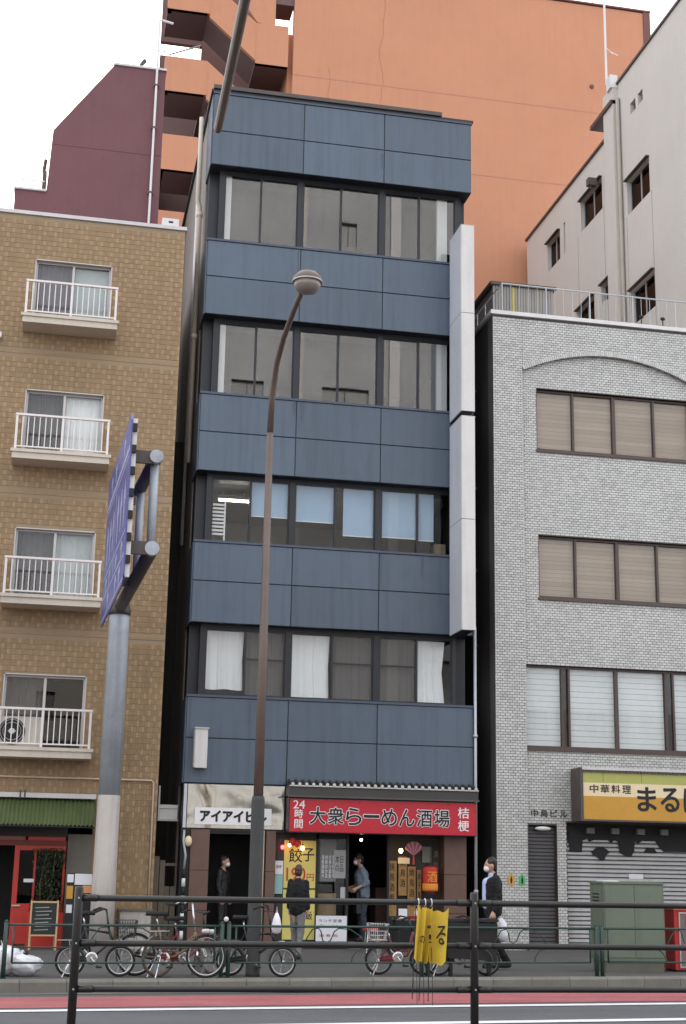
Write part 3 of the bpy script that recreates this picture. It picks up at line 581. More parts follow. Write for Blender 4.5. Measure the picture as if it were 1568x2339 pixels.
for i, (x0, x1, z0, z1) in enumerate(TW):
    part('window_reveal', MB().box(x0-.001, x0+.02, .0, .30, z0, z1).box(x1-.02, x1+.001, .0, .30, z0, z1).box(x0, x1, .0, .30, z1-.02, z1).box(x0, x1, .02, .35, z0-.02, z0), m_alum, tan)
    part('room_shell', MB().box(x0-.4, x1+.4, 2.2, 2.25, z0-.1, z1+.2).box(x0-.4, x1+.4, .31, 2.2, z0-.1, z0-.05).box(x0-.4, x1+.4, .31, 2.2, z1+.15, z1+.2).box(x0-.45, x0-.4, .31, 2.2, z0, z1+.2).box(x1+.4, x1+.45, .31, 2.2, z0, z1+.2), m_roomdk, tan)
    e = .035; xm = (x0+x1)/2; a, b, zb, zt = x0+.02, x1-.02, z0, z1-.02
    f = MB().box(a, b, .10, .16, zb, zb+e).box(a, b, .10, .16, zt-e, zt).box(a, a+e, .10, .16, zb+e, zt-e).box(b-e, b, .10, .16, zb+e, zt-e).box(xm-.025, xm+.025, .09, .17, zb+e, zt-e)
    wn = part('window', f, m_alum, tan)
    part('pane', MB().box(a+e, xm-.025, .115, .12, zb+e, zt-e), m_glassc, wn); part('pane', MB().box(xm+.025, b-e, .135, .14, zb+e, zt-e), m_glassc, wn)
    # balcony
    zs = z0; zr = z0+.70
    bl = part('balcony', MB().box(-3.57, -1.75, -.58, .0, zs-.17, zs-.02).box(-3.60, -1.72, -.61, -.50, zs-.05, zs+.01), m_balc, tan)
    for x in (-3.52, -2.66, -1.80): part('railing_post', MB().box(x-.022, x+.022, -.56, -.52, zs+.01, zr-.02), m_rail, bl)
    part('handrail', MB().box(-3.55, -1.77, -.57, -.51, zr-.02, zr+.02), m_rail, bl); part('lower_rail', MB().box(-3.50, -1.82, -.555, -.525, zs+.06, zs+.085), m_rail, bl)
    if balc_first is None: balc_first = MB().box(-.009, .009, -.009, .009, 0, .60).mesh('baluster', m_rail)
    for x in [-3.52+.86*(k+1)/8 for k in range(7)]+[-2.66+.86*(k+1)/8 for k in range(7)]: link('baluster', balc_first, bl, (x, -.54, zs+.08))
    for x in (-3.52, -1.80):
        part('side_rail', MB().box(x-.015, x+.015, -.52, .0, zr-.02, zr+.01), m_rail, bl)
        for y in (-.4, -.27, -.14): link('baluster', balc_first, bl, (x, y, zs+.08))
for (i, s, mt, nm) in ((0, 1, m_blindw, 'pale blind behind the right pane of the top floor balcony window'), (1, 0, m_curtgrey, 'grey patterned curtain in the left pane of the balcony window one below the top'), (1, 1, m_curtain, 'bright rumpled white curtain in the balcony window one below the top'), (2, 1, M('sheer pale curtain', (.50, .53, .52), .9), 'sheer pale curtain in the balcony window beside the blue road sign'), (2, 0, m_curtgrey, 'dark grey curtain in the balcony window beside the blue road sign'), (3, 0, m_curtgrey, 'dark grey curtain behind the lowest balcony with the air conditioner'), (0, 0, M('dusky mauve screen', (.17, .15, .17), .9), 'dusky screen behind the left pane of the top floor balcony window')):
    x0, x1, z0, z1 = TW[i]; xm = (x0+x1)/2; a, b = ((x0+.05, xm-.03), (xm+.03, x1-.05))[s]
    if mt is m_blindw:
        o = thing('window_blind', nm, 'blind')
        for k in range(18): part('slat', MB().add([(a, .22, z0+.05+k*.073), (b, .22, z0+.05+k*.073), (b, .20, z0+.115+k*.073), (a, .20, z0+.115+k*.073)], [(0, 1, 2, 3)]), M('pale aqua slat', (.55, .60, .60), .6) if k == 0 else bpy.data.materials['pale aqua slat'], o)
    else: single('curtain', curtain_mesh(a, b, z0+.04, z1-.04, .22, .022, 8, seed=i*3+s), mt, nm, 'curtain', None, True)
ac = thing('air_conditioner', 'cream air conditioner unit standing on the lowest balcony', 'air conditioner', (-3.06, -.33, TW[3][2]-.02))
part('case', MB().box(-.40, .40, -.13, .13, .04, .58), M('cream appliance case', (.62, .58, .52), .5), ac); part('fan_opening', MB().lathe([(.0001, 0), (.235, 0), (.235, .02)], (-.13, -.15, .31), 24, 'y'), m_ink, ac)
part('fan_hub', MB().lathe([(.0001, 0), (.05, 0), (.06, .02)], (-.13, -.165, .31), 12, 'y').box(-.20, -.06, -.166, -.155, .30, .32), m_white, ac); part('foot', MB().box(-.35, -.25, -.12, .12, 0, .04), m_ink, ac); part('foot', MB().box(.25, .35, -.12, .12, 0, .04), m_ink, ac)
part('grille', MB().torus((-.13, -.152, .31), .16, .006, 20, 5).torus((-.13, -.152, .31), .21, .006, 20, 5), m_alum, ac)
rv = thing('roof_vent', 'small pale vent box on the right corner of the tan roof edge', 'vent', (-.78, .12, 14.20)); part('case', MB().box(-.17, .17, -.12, .12, 0, .17), m_white, rv); part('opening', MB().box(-.04, .05, -.125, -.12, .07, .11), m_ink, rv)
part('conduit', MB().tube([(-6.5, -.03, 2.985), (-.60, -.03, 2.985), (-.56, -.03, 2.95), (-.545, -.03, .02)], .018, 8), m_tanpipe, tan, True)
# shop under the tan building
part('shop_backdrop', MB().box(-6.5, -1.62, 2.5, 2.55, 0, 2.6).box(-6.5, -1.6, .30, 2.5, 2.55, 2.6).box(-1.64, -1.60, .3, 2.5, 0, 2.6), m_black, tan)
part('shop_floor', MB().box(-6.5, -1.62, .0, 2.5, 0, .05), m_gutter, tan)
part('shop_lintel', MB().box(-6.5, -2.07, -.02, .1, 1.78, 1.84).box(-6.5, -2.07, -.02, .1, 1.93, 2.6), m_roomdk, tan); part('red_lintel', MB().box(-6.5, -2.08, -.04, -.02, 1.76, 1.86), M('dark red joinery', (.17, .018, .014), .5), tan)
part('transom_panel', MB().box(-3.6, -2.82, -.03, .0, 1.86, 1.925), M('dusty rose panel', (.30, .12, .11), .6), tan); part('transom_panel', MB().box(-2.77, -2.10, -.03, .0, 1.86, 1.925), m_redpaint, tan)
part('side_panel', MB().box(-2.06, -1.62, -.01, .1, 0, 1.98), M('dull olive grey panel', (.16, .15, .12), .7), tan)
dr = part('shop_front', MB().box(-2.99, -2.90, -.05, .03, 0, 1.76).box(-2.90, -2.08, -.04, .02, .05, .75).box(-2.12, -2.08, -.05, .03, .75, 1.76).box(-2.90, -2.12, -.04, .02, 1.68, 1.76), m_redpaint, tan)
part('pane', MB().box(-2.90, -2.12, -.01, -.005, .75, 1.68), m_darkglass, dr); part('stile', MB().box(-2.64, -2.60, -.045, .0, .75, 1.68), m_redpaint, dr); part('push_plate', MB().box(-2.98, -2.83, -.075, -.05, .70, .725), m_alum, dr); part('name_card', MB().box(-2.80, -2.62, -.075, -.045, 1.12, 1.18), m_paper, dr)
aw = thing('awning', 'green corrugated awning over the red fronted shop', 'awning'); n = 64; vs = []; fs = []
for i in range(n*4+1):
    x = -6.3+(4.68)*i/(n*4); d = .018*math.sin(2*math.pi*i/4/1.0); vs += [(x, -.02, 2.60+d), (x, -.72, 2.12+d)]
    if i: fs.append((2*i-2, 2*i, 2*i+1, 2*i-1))
part('corrugated_sheet', MB().add(vs, fs), m_awn, aw, True); part('gutter', MB().box(-6.3, -1.60, -.14, 0, 2.615, 2.70), m_coping, aw); part('front_bar', MB().tube([(-6.3, -.70, 2.09), (-1.62, -.70, 2.09)], .016, 8), m_ink, aw); part('strut', MB().tube([(-1.66, -.70, 2.09), (-1.66, 0, 2.09)], .014, 6), m_ink, aw); part('clip', MB().box(-2.98, -2.95, -.145, -.14, 2.60, 2.75).box(-2.90, -2.87, -.145, -.14, 2.60, 2.75), m_under, aw)
pl = thing('climbing_plant', 'dark leafy plant trailing over the red shop window', 'plant', (-2.36, -.16, 0))
rs_ = random.Random(3); vs = []; fs = []; vr = []; fr_ = []
for k in range(1300):
    z = .62+1.10*rs_.random(); x = rs_.gauss(0, .15+.05*math.sin(z*4)); x = max(-.30, min(.27, x)); y = rs_.uniform(-.10, .06)
    q = Matrix.Rotation(rs_.uniform(0, 6.3), 3, 'Z') @ Matrix.Rotation(rs_.uniform(.3, 1.4), 3, 'X'); s = rs_.uniform(.018, .036)
    tgt = (vr, fr_) if (z < .85 and rs_.random() < .6) else (vs, fs); n0 = len(tgt[0])
    for (u, v) in ((0, -1), (.55, -.1), (0, 1.1), (-.55, -.1)): c_ = q @ Vector((u*s, v*s, .25*s*abs(u))); tgt[0].append((x+c_.x, y+c_.y, z+c_.z))
    tgt[1].append((n0, n0+1, n0+2, n0+3))
part('foliage', MB().add(vs, fs), m_leaf, pl, kind='stuff'); part('dry_foliage', MB().add(vr, fr_), m_leafr, pl, kind='stuff')
part('stem', MB().tube([(.1, -.02, .60), (.05, 0, 1.1), (.1, 0, 1.7)], .012, 6).tube([(-.1, -.02, .60), (-.15, 0, 1.1), (-.06, 0, 1.6)], .01, 6), m_wooddk, pl); part('planter', MB().box(-.34, .30, -.13, .09, .02, .60), m_redpaint, pl)
cb = thing('chalkboard_sign', 'wood framed chalkboard easel standing in front of the red shop', 'chalkboard', (-2.40, -.95, 0))
part('board', MB().box(-.21, .21, -.01, .01, .26, .79), m_chalkb, cb)
for x in (-.225, .225): part('leg', MB().prism([(x-.015, 0), (x+.015, 0), (x+.015, .83), (x-.015, .83)], -.018, .018), m_wood, cb)
part('rail', MB().box(-.21, .21, -.016, .016, .79, .82), m_wood, cb); part('rail', MB().box(-.21, .21, -.016, .016, .235, .262), m_wood, cb); part('rear_leg', MB().tube([(-.2, .02, .78), (-.2, .28, 0)], .013, 6), m_wood, cb); part('rear_leg', MB().tube([(.2, .02, .78), (.2, .28, 0)], .013, 6), m_wood, cb)
for k in range(7): part('chalk_writing', MB().add([(-.16+.01*(k % 3), -.013, .70-k*.062), (.08+.05*(k % 2), -.013, .71-k*.062), (.08+.05*(k % 2), -.013, .725-k*.062), (-.16+.01*(k % 3), -.013, .712-k*.062)], [(0, 1, 2, 3)]), M('chalk', (.35, .36, .33), .9) if k == 0 else bpy.data.materials['chalk'], cb)
ms = thing('menu_stand', 'dark menu stand with pinned white and orange sheets beside the sign pole', 'stand', (-1.83, -.72, 0))
part('board', MB().box(-.21, .22, -.02, .02, .05, 1.30), m_black, ms); part('foot', MB().box(-.21, -.15, -.15, .15, 0, .05), m_black, ms); part('foot', MB().box(.15, .22, -.15, .15, 0, .05), m_black, ms)
for (x0, x1, z0, z1, mt) in ((-.21, -.10, 1.14, 1.28, m_paper), (-.21, -.10, .86, 1.08, m_amber), (-.20, -.10, .62, .76, m_paper), (-.08, .22, 1.10, 1.29, m_paper), (.06, .22, .96, 1.09, M('orange leaflet', (.70, .32, .15), .7))): part('sheet', MB().box(x0, x1, -.026, -.021, z0, z1), mt, ms)
cabn = thing('storage_cabinet', 'low pale cabinet with a brown board top against the tan wall behind the bicycles', 'cabinet', (-.80, -.22, 0)); part('body', MB().box(-.26, .28, -.18, .20, 0, .66), m_concrete, cabn); part('top', MB().box(-.30, .32, -.22, .21, .66, .69), m_wooddk, cabn)
# alley between tan and navy
au = thing('alley_air_conditioner', 'white air conditioner on brackets in the dark alley by the steel fascia', 'air conditioner', (-.22, .55, 2.30)); part('case', MB().box(-.17, .17, -.14, .14, 0, .27), m_white, au); part('louvre', MB().box(-.165, .165, -.146, -.14, .19, .20), m_under, au); part('bracket', MB().box(-.20, -.17, -.16, .14, -.03, .62), m_alum, au); part('pan', MB().box(-.17, .19, -.17, .14, -.03, -.002), m_alum, au)
ag = thing('alley_gate', 'weathered board gate standing low in the alley', 'gate')
for k, (x0, zt) in enumerate(((-.45, 1.62), (-.34, 1.55), (-.24, 1.08), (-.13, 1.08))): part('board', MB().box(x0, x0+.095, .28, .31, 0, zt), m_wooddk, ag)
part('rail', MB().box(-.45, -.03, .312, .34, 1.45, 1.50), m_wooddk, ag)
part('alley_shade_sheet', MB().box(-.468, -.02, 3.0, 3.1, 0, 10.5), m_greyside, tan)  # dark sheet across the alley, standing in for its deep shade
dp = thing('striped_drainpipe', 'black and white striped drainpipe beside the entrance pillar', 'pipe', (.07, -.10, 0))
for k in range(9): part('band', MB().lathe([(.035, k*.155), (.035, k*.155+.15)], n=10), m_white if k % 2 else m_rubber, dp, True)
part('hose', MB().tube([(0, 0, 1.4), (.02, 0, 1.65), (-.03, .0, 1.9), (-.02, .05, 2.1)], .022, 8), m_pipegrey, dp, True)
el = thing('entrance_globe', 'round cream lamp globe beside the entrance pillar', 'lamp', (.13, -.10, 1.90)); part('globe', MB().ell((0, 0, 0), .07, .07, .10, 14), m_creams, el, True); part('bracket', MB().box(-.02, .02, .06, .10, -.02, .02), m_ink, el)

# ------------------------------------------------------------------ grey brick building
gb = thing('brick_building', 'grey glazed brick building with a shallow arch and brown ribbon windows on the right', 'building')
GH = [(7.09, 10.80, 10.05, 11.40), (7.09, 10.80, 6.90, 8.21), (6.77, 10.80, 3.85, 5.52), (6.75, 7.38, 0, 2.36), (7.58, 11.3, 0, 2.42)]
arch = lambda x: 12.27-.46*((x-8.69)/1.91)**2
part('wall', MB().wall(6.12, 12, 0, 12.95, .085, .35, GH), m_greymortar, gb)
fw = MB().box(6.115, 6.765, .006, .085, 0, 12.95); xs = [6.765+k*(10.62-6.765)/24 for k in range(25)]
for a, b in zip(xs[:-1], xs[1:]): fw.prism([(a, arch(a)), (b, arch(b)), (b, 12.95), (a, 12.95)], .006, .085)
fw.box(10.62, 12, .006, .085, 0, 12.95); part('front_layer', fw, m_greymortar, gb)
def yg(x, z): return -.006 if (x < 6.765 or x > 10.62 or z > arch(x)+.02) else (.076 if z < arch(x)-.02 else None)
tiles(gb, 'brick', None, [m_greyb], 6.115, 11.99, 0, 12.95, .1003, .0531, .0092, yg, GH, bond=.5, depth=.014, cuts=(6.765, 10.62))
ab = MB().box(-.0205, .0205, -.035, .03, -.045, .045).mesh('arch_brick', m_greyb)
for k in range(82):
    x = 6.79+k*.0472
    o = link('arch_brick', ab, gb, (x, 0, arch(x))); o.rotation_euler = (0, math.atan(.92*(x-8.69)/1.91**2), 0)
part('coping', MB().box(6.06, 12, -.06, .30, 12.955, 13.04), m_white, gb); part('coping', MB().box(6.06, 6.36, .30, 9, 12.955, 13.04), m_white, gb)
part('side_wall', MB().box(6.118, 6.3, .35, 9, 0, 12.95), m_greyside, gb); part('roof', MB().box(6.3, 12, .35, 9, 12.6, 12.8), m_coping, gb); part('rear_wall', MB().box(6.3, 12, 8.8, 9, 0, 12.6), m_greyside, gb)
for k, z in enumerate((4.4, 6.0, 7.6, 9.4, 11.6)): part('pipe_clip', MB().box(6.06, 6.118, 1.2, 1.25, z, z+.06), m_under, gb)
part('window_backing', MB().box(6.4, 11.5, 2.6, 2.65, 0, 12.5).box(6.4, 11.5, .4, 2.6, 11.6, 11.65).box(6.4, 11.5, .4, 2.6, 9.8, 9.85).box(6.4, 11.5, .4, 2.6, 6.6, 6.65), m_roomdk, gb)
def ribbon(x0, x1, z0, z1, muls, thick, y0=.16):
    e = .045; f = MB().box(x0, x1, y0, y0+.07, z0, z0+e*1.3).box(x0, x1, y0, y0+.07, z1-e, z1).box(x0, x0+e*.6, y0, y0+.07, z0+e*1.3, z1-e)
    part('sill', MB().box(x0-.02, x1, .04, y0, z0-.05, z0), m_brownframe, gb); part('reveal', MB().box(x0-.001, x0+.01, .08, .35, z0, z1).box(x0, x1, .08, .35, z1, z1+.012), m_brownframe, gb)
    edges = [x0+e*.6]+list(muls)+[x1]
    for i, m in enumerate(muls):
        hw = .035 if i in thick else .022; f.box(m-hw, m+hw, y0-.006, y0+.075, z0+e*1.3, z1-e)
    wn = part('window', f, m_brownframe, gb)
    for i in range(len(edges)-1):
        a = edges[i]+(.0 if i == 0 else (.035 if i-1 in thick else .022)); b = edges[i+1]-(.035 if i in thick else .022)
        if b > a: part('pane', MB().box(a, b, y0+.03+.02*(i % 2), y0+.036+.02*(i % 2), z0+e*1.3, z1-e), m_glassg if z0 > 5 else m_glassc, wn)
    return edges
m_glassg = GLASS('brownish window glass', (.93, .89, .84), 1.45, 0, .03)
GB_ = {}
for (row, (x0, x1, z0, z1), muls, thick) in (('top', GH[0], (7.93, 8.85, 9.76, 10.7), (1, 3)), ('middle', GH[1], (7.92, 8.84, 9.73, 10.65), (1, 3)), ('lowest', GH[2], (7.58, 7.72, 8.74, 9.82, 9.98), (2,))):
    ed = ribbon(x0, x1, z0, z1, muls, thick); nth = 0
    for i in range(len(ed)-1):
        if ed[i+1]-ed[i] < .2: continue
        lower = z0+.02 if row != 'lowest' else z0+.06
        wh = ['leftmost', 'second', 'third', 'fourth', 'fifth'][nth]; nth += 1
        o = thing('window_blind', f'pale blind, {wh} from the left in the {row} brown ribbon window', 'blind', group='blinds in the brown ribbon windows')
        nsl = 14
        mt = m_blindw if row != 'lowest' else M('pale grey blind', (.80, .82, .81), .8) if i == 0 else bpy.data.materials['pale grey blind']
        for k in range(nsl):
            h = (z1-lower-.04)/nsl; part('slat', MB().add([(ed[i]+.03, .245, lower+k*h), (ed[i+1]-.03, .245, lower+k*h), (ed[i+1]-.03, 0.238, lower+(k+.94)*h), (ed[i]+.03, 0.238, lower+(k+.94)*h)], [(0, 1, 2, 3)]), mt, o)
# shutters
ds = part('door_shutter', MB().box(6.75, 7.38, .22, .25, 0, 2.36), m_black, gb); sl_ = MB().prism([(.0, .0), (-.016, .012), (-.016, .055), (0, .066)], 6.76, 7.37, 'x').mesh('slat', m_shutdk)
for k in range(32): link('slat', sl_, ds, (0, .22, .09+k*.07))
part('bottom_bar', MB().box(6.76, 7.37, .19, .22, .02, .09), m_shutdk, ds); part('door_lamp', MB().ell((7.10, .10, 2.29), .17, .08, .045, 14), m_white, gb, True)
part('jamb', MB().box(6.745, 6.755, .08, .3, 0, 2.36).box(7.375, 7.385, .08, .3, 0, 2.36).box(7.575, 7.585, .08, .3, 0, 2.42), m_brownframe, gb)
bs = part('shop_shutter', MB().box(7.58, 11.3, .26, .29, 0, 2.42), m_under, gb); sl2 = MB().prism([(.0, .0), (-.026, .010), (-.026, .050), (0, .068)], 7.59, 11.2, 'x').mesh('slat', m_shut)
for k in range(28): link('slat', sl2, bs, (0, .25, .06+k*.083))
part('bottom_bar', MB().box(7.59, 11.2, .22, .25, .0, .06), m_under, bs); part('step', MB().box(6.72, 11.3, -.12, .3, 0, .045), m_gutter, gb)
vl = thing('torn_valance', 'torn black canvas valance hanging over the silver shutter under the yellow sign', 'valance')
part('canvas', MB().prism([(7.58, 2.40), (7.58, 2.10), (7.66, 2.08), (7.70, 1.86), (7.94, 1.86), (7.96, 2.08), (8.06, 2.12), (8.10, 2.06), (8.2, 2.10), (8.5, 2.10), (8.56, 2.04), (8.62, 2.10), (8.70, 2.08), (8.74, 1.86), (8.86, 1.80), (8.98, 1.80), (9.04, 1.90), (9.06, 2.08), (9.14, 2.05), (9.22, 2.10), (9.5, 2.10), (9.60, 1.96), (9.68, 1.90), (11.2, 1.90), (11.2, 2.40)], .205, .222), m_valance, vl)
part('torn_patch', MB().prism([(8.14, 1.86), (8.24, 1.95), (8.36, 1.97), (8.46, 1.93), (8.52, 1.86), (8.44, 1.80), (8.42, 1.73), (8.33, 1.70), (8.28, 1.76), (8.18, 1.80)], .205, .222), m_valance, vl); part('torn_patch', MB().prism([(9.24, 1.88), (9.33, 1.98), (9.46, 1.97), (9.53, 1.88)], .205, .222), m_valance, vl)
for x in (8.10, 8.62, 9.16, 9.66): part('bracket', MB().box(x-.075, x+.075, .10, .20, 2.22, 2.33), M('grey bracket', (.20, .20, .19), .6) if x < 8.2 else bpy.data.materials['grey bracket'], vl)
ys = thing('restaurant_sign', 'lime, cream and amber sign board with black brush lettering over the silver shutter', 'sign')
part('case', MB().box(7.66, 11.0, -.48, -.0, 2.44, 3.46), m_brownframe, ys); part('frame', MB().box(7.66, 7.72, -.52, -.48, 2.44, 3.46).box(7.72, 11, -.52, -.48, 2.44, 2.475), m_under, ys)
part('lime_stripe', MB().box(7.72, 11, -.50, -.48, 3.175, 3.40), m_lime, ys); part('cream_stripe', MB().box(7.72, 11, -.50, -.48, 2.92, 3.175), m_creams, ys); part('amber_stripe', MB().box(7.72, 11, -.50, -.48, 2.475, 2.92), m_amber, ys)
part('scalloped_top', MB().box(7.70, 11, -.54, -.48, 3.42, 3.47), m_coping, ys); sc = MB().prism([(-.03, 0), (-.03, -.035), (0, -.05), (.03, -.035), (.03, 0)], -.535, -.515).mesh('scallop', m_under)
for k in range(44): link('scallop', sc, ys, (7.75+k*.075, 0, 3.42))
for x in (8.14, 8.94): part('seam', MB().box(x-.004, x+.004, -.5015, -.50, 3.2, 3.40), m_under, ys)
for i, ch in enumerate('中華料理'): text(ch, 7.86+i*.225, -.503, 2.985, .175, .155, m_ink, ys, .02)
for i, ch in enumerate('まるは'): text(ch, 8.85+i*.485, -.503, 2.66, .38, .45, m_ink, ys, .05)
bn_ = thing('building_lettering', 'faded green letters naming the grey brick building above its door shutter', 'lettering')
for i, ch in enumerate('中島ビル'): text(ch, 6.85+i*.20, .072, 2.52, .145, .135, m_inkgreen, bn_, .03, extrude=.008)
for (x, mt, nm) in ((6.40, M('orange tag', (.62, .33, .05), .5), 'small orange plate with a black arrow on the pale brick pier'), (6.62, M('green tag', (.08, .45, .15), .5), 'small green plate with a black arrow on the pale brick pier')):
    o = thing('wall_plate', nm, 'plate', group='coloured plates on the brick pier'); part('plate', MB().prism([(x-.06, 1.21), (x+.06, 1.21), (x+.06, 1.37), (x, 1.43), (x-.06, 1.37)], -.022, -.008), mt, o); part('arrow', MB().prism([(x-.012, 1.24), (x+.012, 1.24), (x+.022, 1.31), (x, 1.39), (x-.022, 1.31)], -.026, -.022), m_ink, o)
single('paper_notice', MB().box(8.92, 9.22, .215, .228, 1.36, 1.46), m_paper, 'white paper notice taped on the silver shutter above the green cabinet', 'notice')
# roof railing, roof shed
rl = thing('roof_railing', 'thin grey railing along the roof edge of the grey brick building', 'railing')
part('handrail', MB().tube([(6.40, 4.5, 13.78), (6.40, .22, 13.78), (12.0, .22, 13.76)], .018, 8), m_pipegrey, rl)
for k in range(28): part('railing_post', MB().tube([(6.40+k*.2, .22, 13.04), (6.40+k*.2, .22, 13.77)], .016 if k % 5 == 0 else .006, 6), m_pipegrey, rl)
for k in range(7): part('railing_post', MB().tube([(6.40, .22+.6*k, 13.04), (6.40, .22+.6*k, 13.77)], .010, 6), m_pipegrey, rl)
sh = thing('roof_shed', 'low shed with vertical siding on the grey brick building roof', 'shed')
for k in range(22): part('siding_board', MB().box(6.95+k*.068, 6.95+k*.068+.058, 2.58, 2.62, 12.8, 14.78), m_yellow if k == 7 else m_lattice, sh)
part('shed_wall', MB().box(6.95, 8.45, 2.63, 7.5, 12.8, 14.72), m_lattice, sh); part('shed_roof', MB().box(6.88, 8.50, 2.52, 7.6, 14.785, 14.86), m_under, sh)
for (x, nm) in ((9.55, 'left of two small dark roof fittings standing at the brick roof edge'), (10.05, 'right of two small dark roof fittings standing at the brick roof edge')):
    o = thing('roof_fitting', nm, 'fitting', (x, .12, 13.04)); part('stem', MB().tube([(0, 0, 0), (0, 0, .22)], .012, 6), m_ink, o); part('cap', MB().ell((0, 0, .24), .06, .05, .04, 8).box(-.14, .14, -.02, .02, .05, .075), m_ink, o)
# white rendered building
wb = thing('rendered_building', 'off white rendered building rising behind the grey brick roof on the far right', 'building')
WH = [(4.80, 6.28, 18.87, 19.87), (4.72, 6.26, 15.62, 16.63), (8.05, 9.72, 19.94, 20.92), (7.40, 8.30, 17.05, 17.63), (8.85, 10.2, 16.55, 17.60), (5.53, 5.88, 21.70, 22.03), (5.05, 5.36, 21.70, 22.03), (11.52, 12.65, 19.90, 20.85), (11.06, 11.20, 19.91, 20.92)]
part('wall', MB().wall(2.06, 7.42, 0, 23.10, 12.0, 12.25, WH, 'x').wall(7.42, 14.62, 0, 21.86, 12.0, 12.25, WH, 'x').box(12.25, 20, 2.06, 2.3, 0, 23.1).box(12.25, 20, 14.4, 14.62, 0, 21.86), m_whitew, wb)
part('roof', MB().box(12.25, 20, 2.3, 7.42, 22.7, 22.9).box(12.25, 20, 7.42, 14.4, 21.5, 21.7), m_coping, wb); part('parapet_cap', MB().box(11.95, 12.27, 2.05, 7.40, 23.10, 23.17), m_brownframe, wb); part('parapet_cap', MB().box(11.94, 12.27, 7.40, 14.65, 21.86, 21.93), m_brownframe, wb)
part('pier', MB().box(11.84, 12.0, 6.72, 7.42, 9, 23.06), m_whitew, wb); part('pier', MB().box(11.90, 12.0, 7.95-.15, 8.0, 9, 17), m_whitew, wb); part('downpipe', MB().tube([(11.93, 6.58, 9), (11.93, 6.58, 22.6)], .055, 10), m_tanpipe2, wb, True); part('drain_head', MB().box(11.78, 12.0, 6.7, 7.0, 23.0, 23.4), m_white, wb)
part('eave_hood', MB().prism([(6.72, 22.50), (8.3, 22.50), (8.3, 22.62), (6.72, 22.62)], 11.78, 12.2, 'x'), m_brownframe, wb)
for (y0, y1, z0, z1) in WH:
    f = MB().box(12.10, 12.14, y0, y1, z0, z0+.03).box(12.10, 12.14, y0, y1, z1-.03, z1).box(12.10, 12.14, y0, y0+.03, z0+.03, z1-.03).box(12.10, 12.14, y1-.03, y1, z0+.03, z1-.03)
    if y1-y0 > .5: f.box(12.09, 12.15, (y0+y1)/2-.02, (y0+y1)/2+.02, z0+.03, z1-.03)
    wn = part('window', f, m_alum, wb)
    if y1-y0 > .5: part('pane', MB().box(12.115, 12.12, y0+.03, (y0+y1)/2-.02, z0+.03, z1-.03), m_darkglass, wn); part('pane', MB().box(12.125, 12.13, (y0+y1)/2+.02, y1-.03, z0+.03, z1-.03), m_darkglass, wn); part('hood', MB().box(11.90, 12.0, y0-.03, y1+.03, z1+.005, z1+.035), m_under, wb)
    else: part('pane', MB().box(12.115, 12.12, y0+.03, y1-.03, z0+.03, z1-.03), m_darkglass, wn)
part('interior_wall', MB().box(12.6, 12.65, 2.4, 14.3, 9, 21.4), m_roomdk, wb)
for (y, z0, z1) in ((10.0, 9, 19.9), (6.35, 9, 18.86), (4.7, 9, 18.86), (7.95, 9, 20)): part('crack_line', MB().box(11.997, 12.0, y, y+.012, z0, z1), m_under, wb)
an = thing('roof_antenna', 'tall thin white antenna pole rising from the off white building roof corner', 'antenna', (11.9, 7.25, 23.4)); part('pole', MB().tube([(0, 0, 0), (0, 0, 4.6)], .034, 8), m_white, an); part('cross_arm', MB().tube([(-.1, -.3, 1.0), (.3, .2, 1.15)], .014, 6).tube([(.25, -.3, .8), (.25, .3, 1.3)], .012, 6), m_white, an)
cctv = thing('wall_camera', 'small dark camera on a bracket by the upper left window of the off white building', 'camera', (11.85, 8.15, 20.75)); part('arm', MB().tube([(0.15, 0, 0), (-.15, 0, 0), (-.15, 0, -.2)], .03, 6), m_under, cctv); part('body', MB().box(-.25, 0, -.1, .1, -.1, .12), m_under, cctv)
# salmon building with stairs
ob = thing('tall_building', 'tall salmon painted building with open stair landings behind the navy building', 'building')
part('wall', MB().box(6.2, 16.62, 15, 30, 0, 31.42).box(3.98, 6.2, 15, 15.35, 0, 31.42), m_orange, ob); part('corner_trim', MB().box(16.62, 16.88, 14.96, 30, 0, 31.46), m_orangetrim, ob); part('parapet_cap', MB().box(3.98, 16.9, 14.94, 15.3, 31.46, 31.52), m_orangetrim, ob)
for z in (27.2, 24.3): part('floor_joint', MB().box(3.99, 16.6, 14.994, 15.0, z-.02, z+.02), M('salmon joint line', (.50, .235, .155), .8) if z > 27 else bpy.data.materials['salmon joint line'], ob)
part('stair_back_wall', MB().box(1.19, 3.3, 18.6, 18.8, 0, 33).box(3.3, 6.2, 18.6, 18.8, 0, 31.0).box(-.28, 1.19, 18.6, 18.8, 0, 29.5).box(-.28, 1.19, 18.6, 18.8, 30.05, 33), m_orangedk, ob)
part('stair_divider', MB().box(1.15, 1.30, 15.6, 17.2, 0, 25.9), m_orangedk, ob); part('stair_side', MB().box(3.84, 3.98, 15.36, 18.6, 0, 28.9), m_orange, ob)
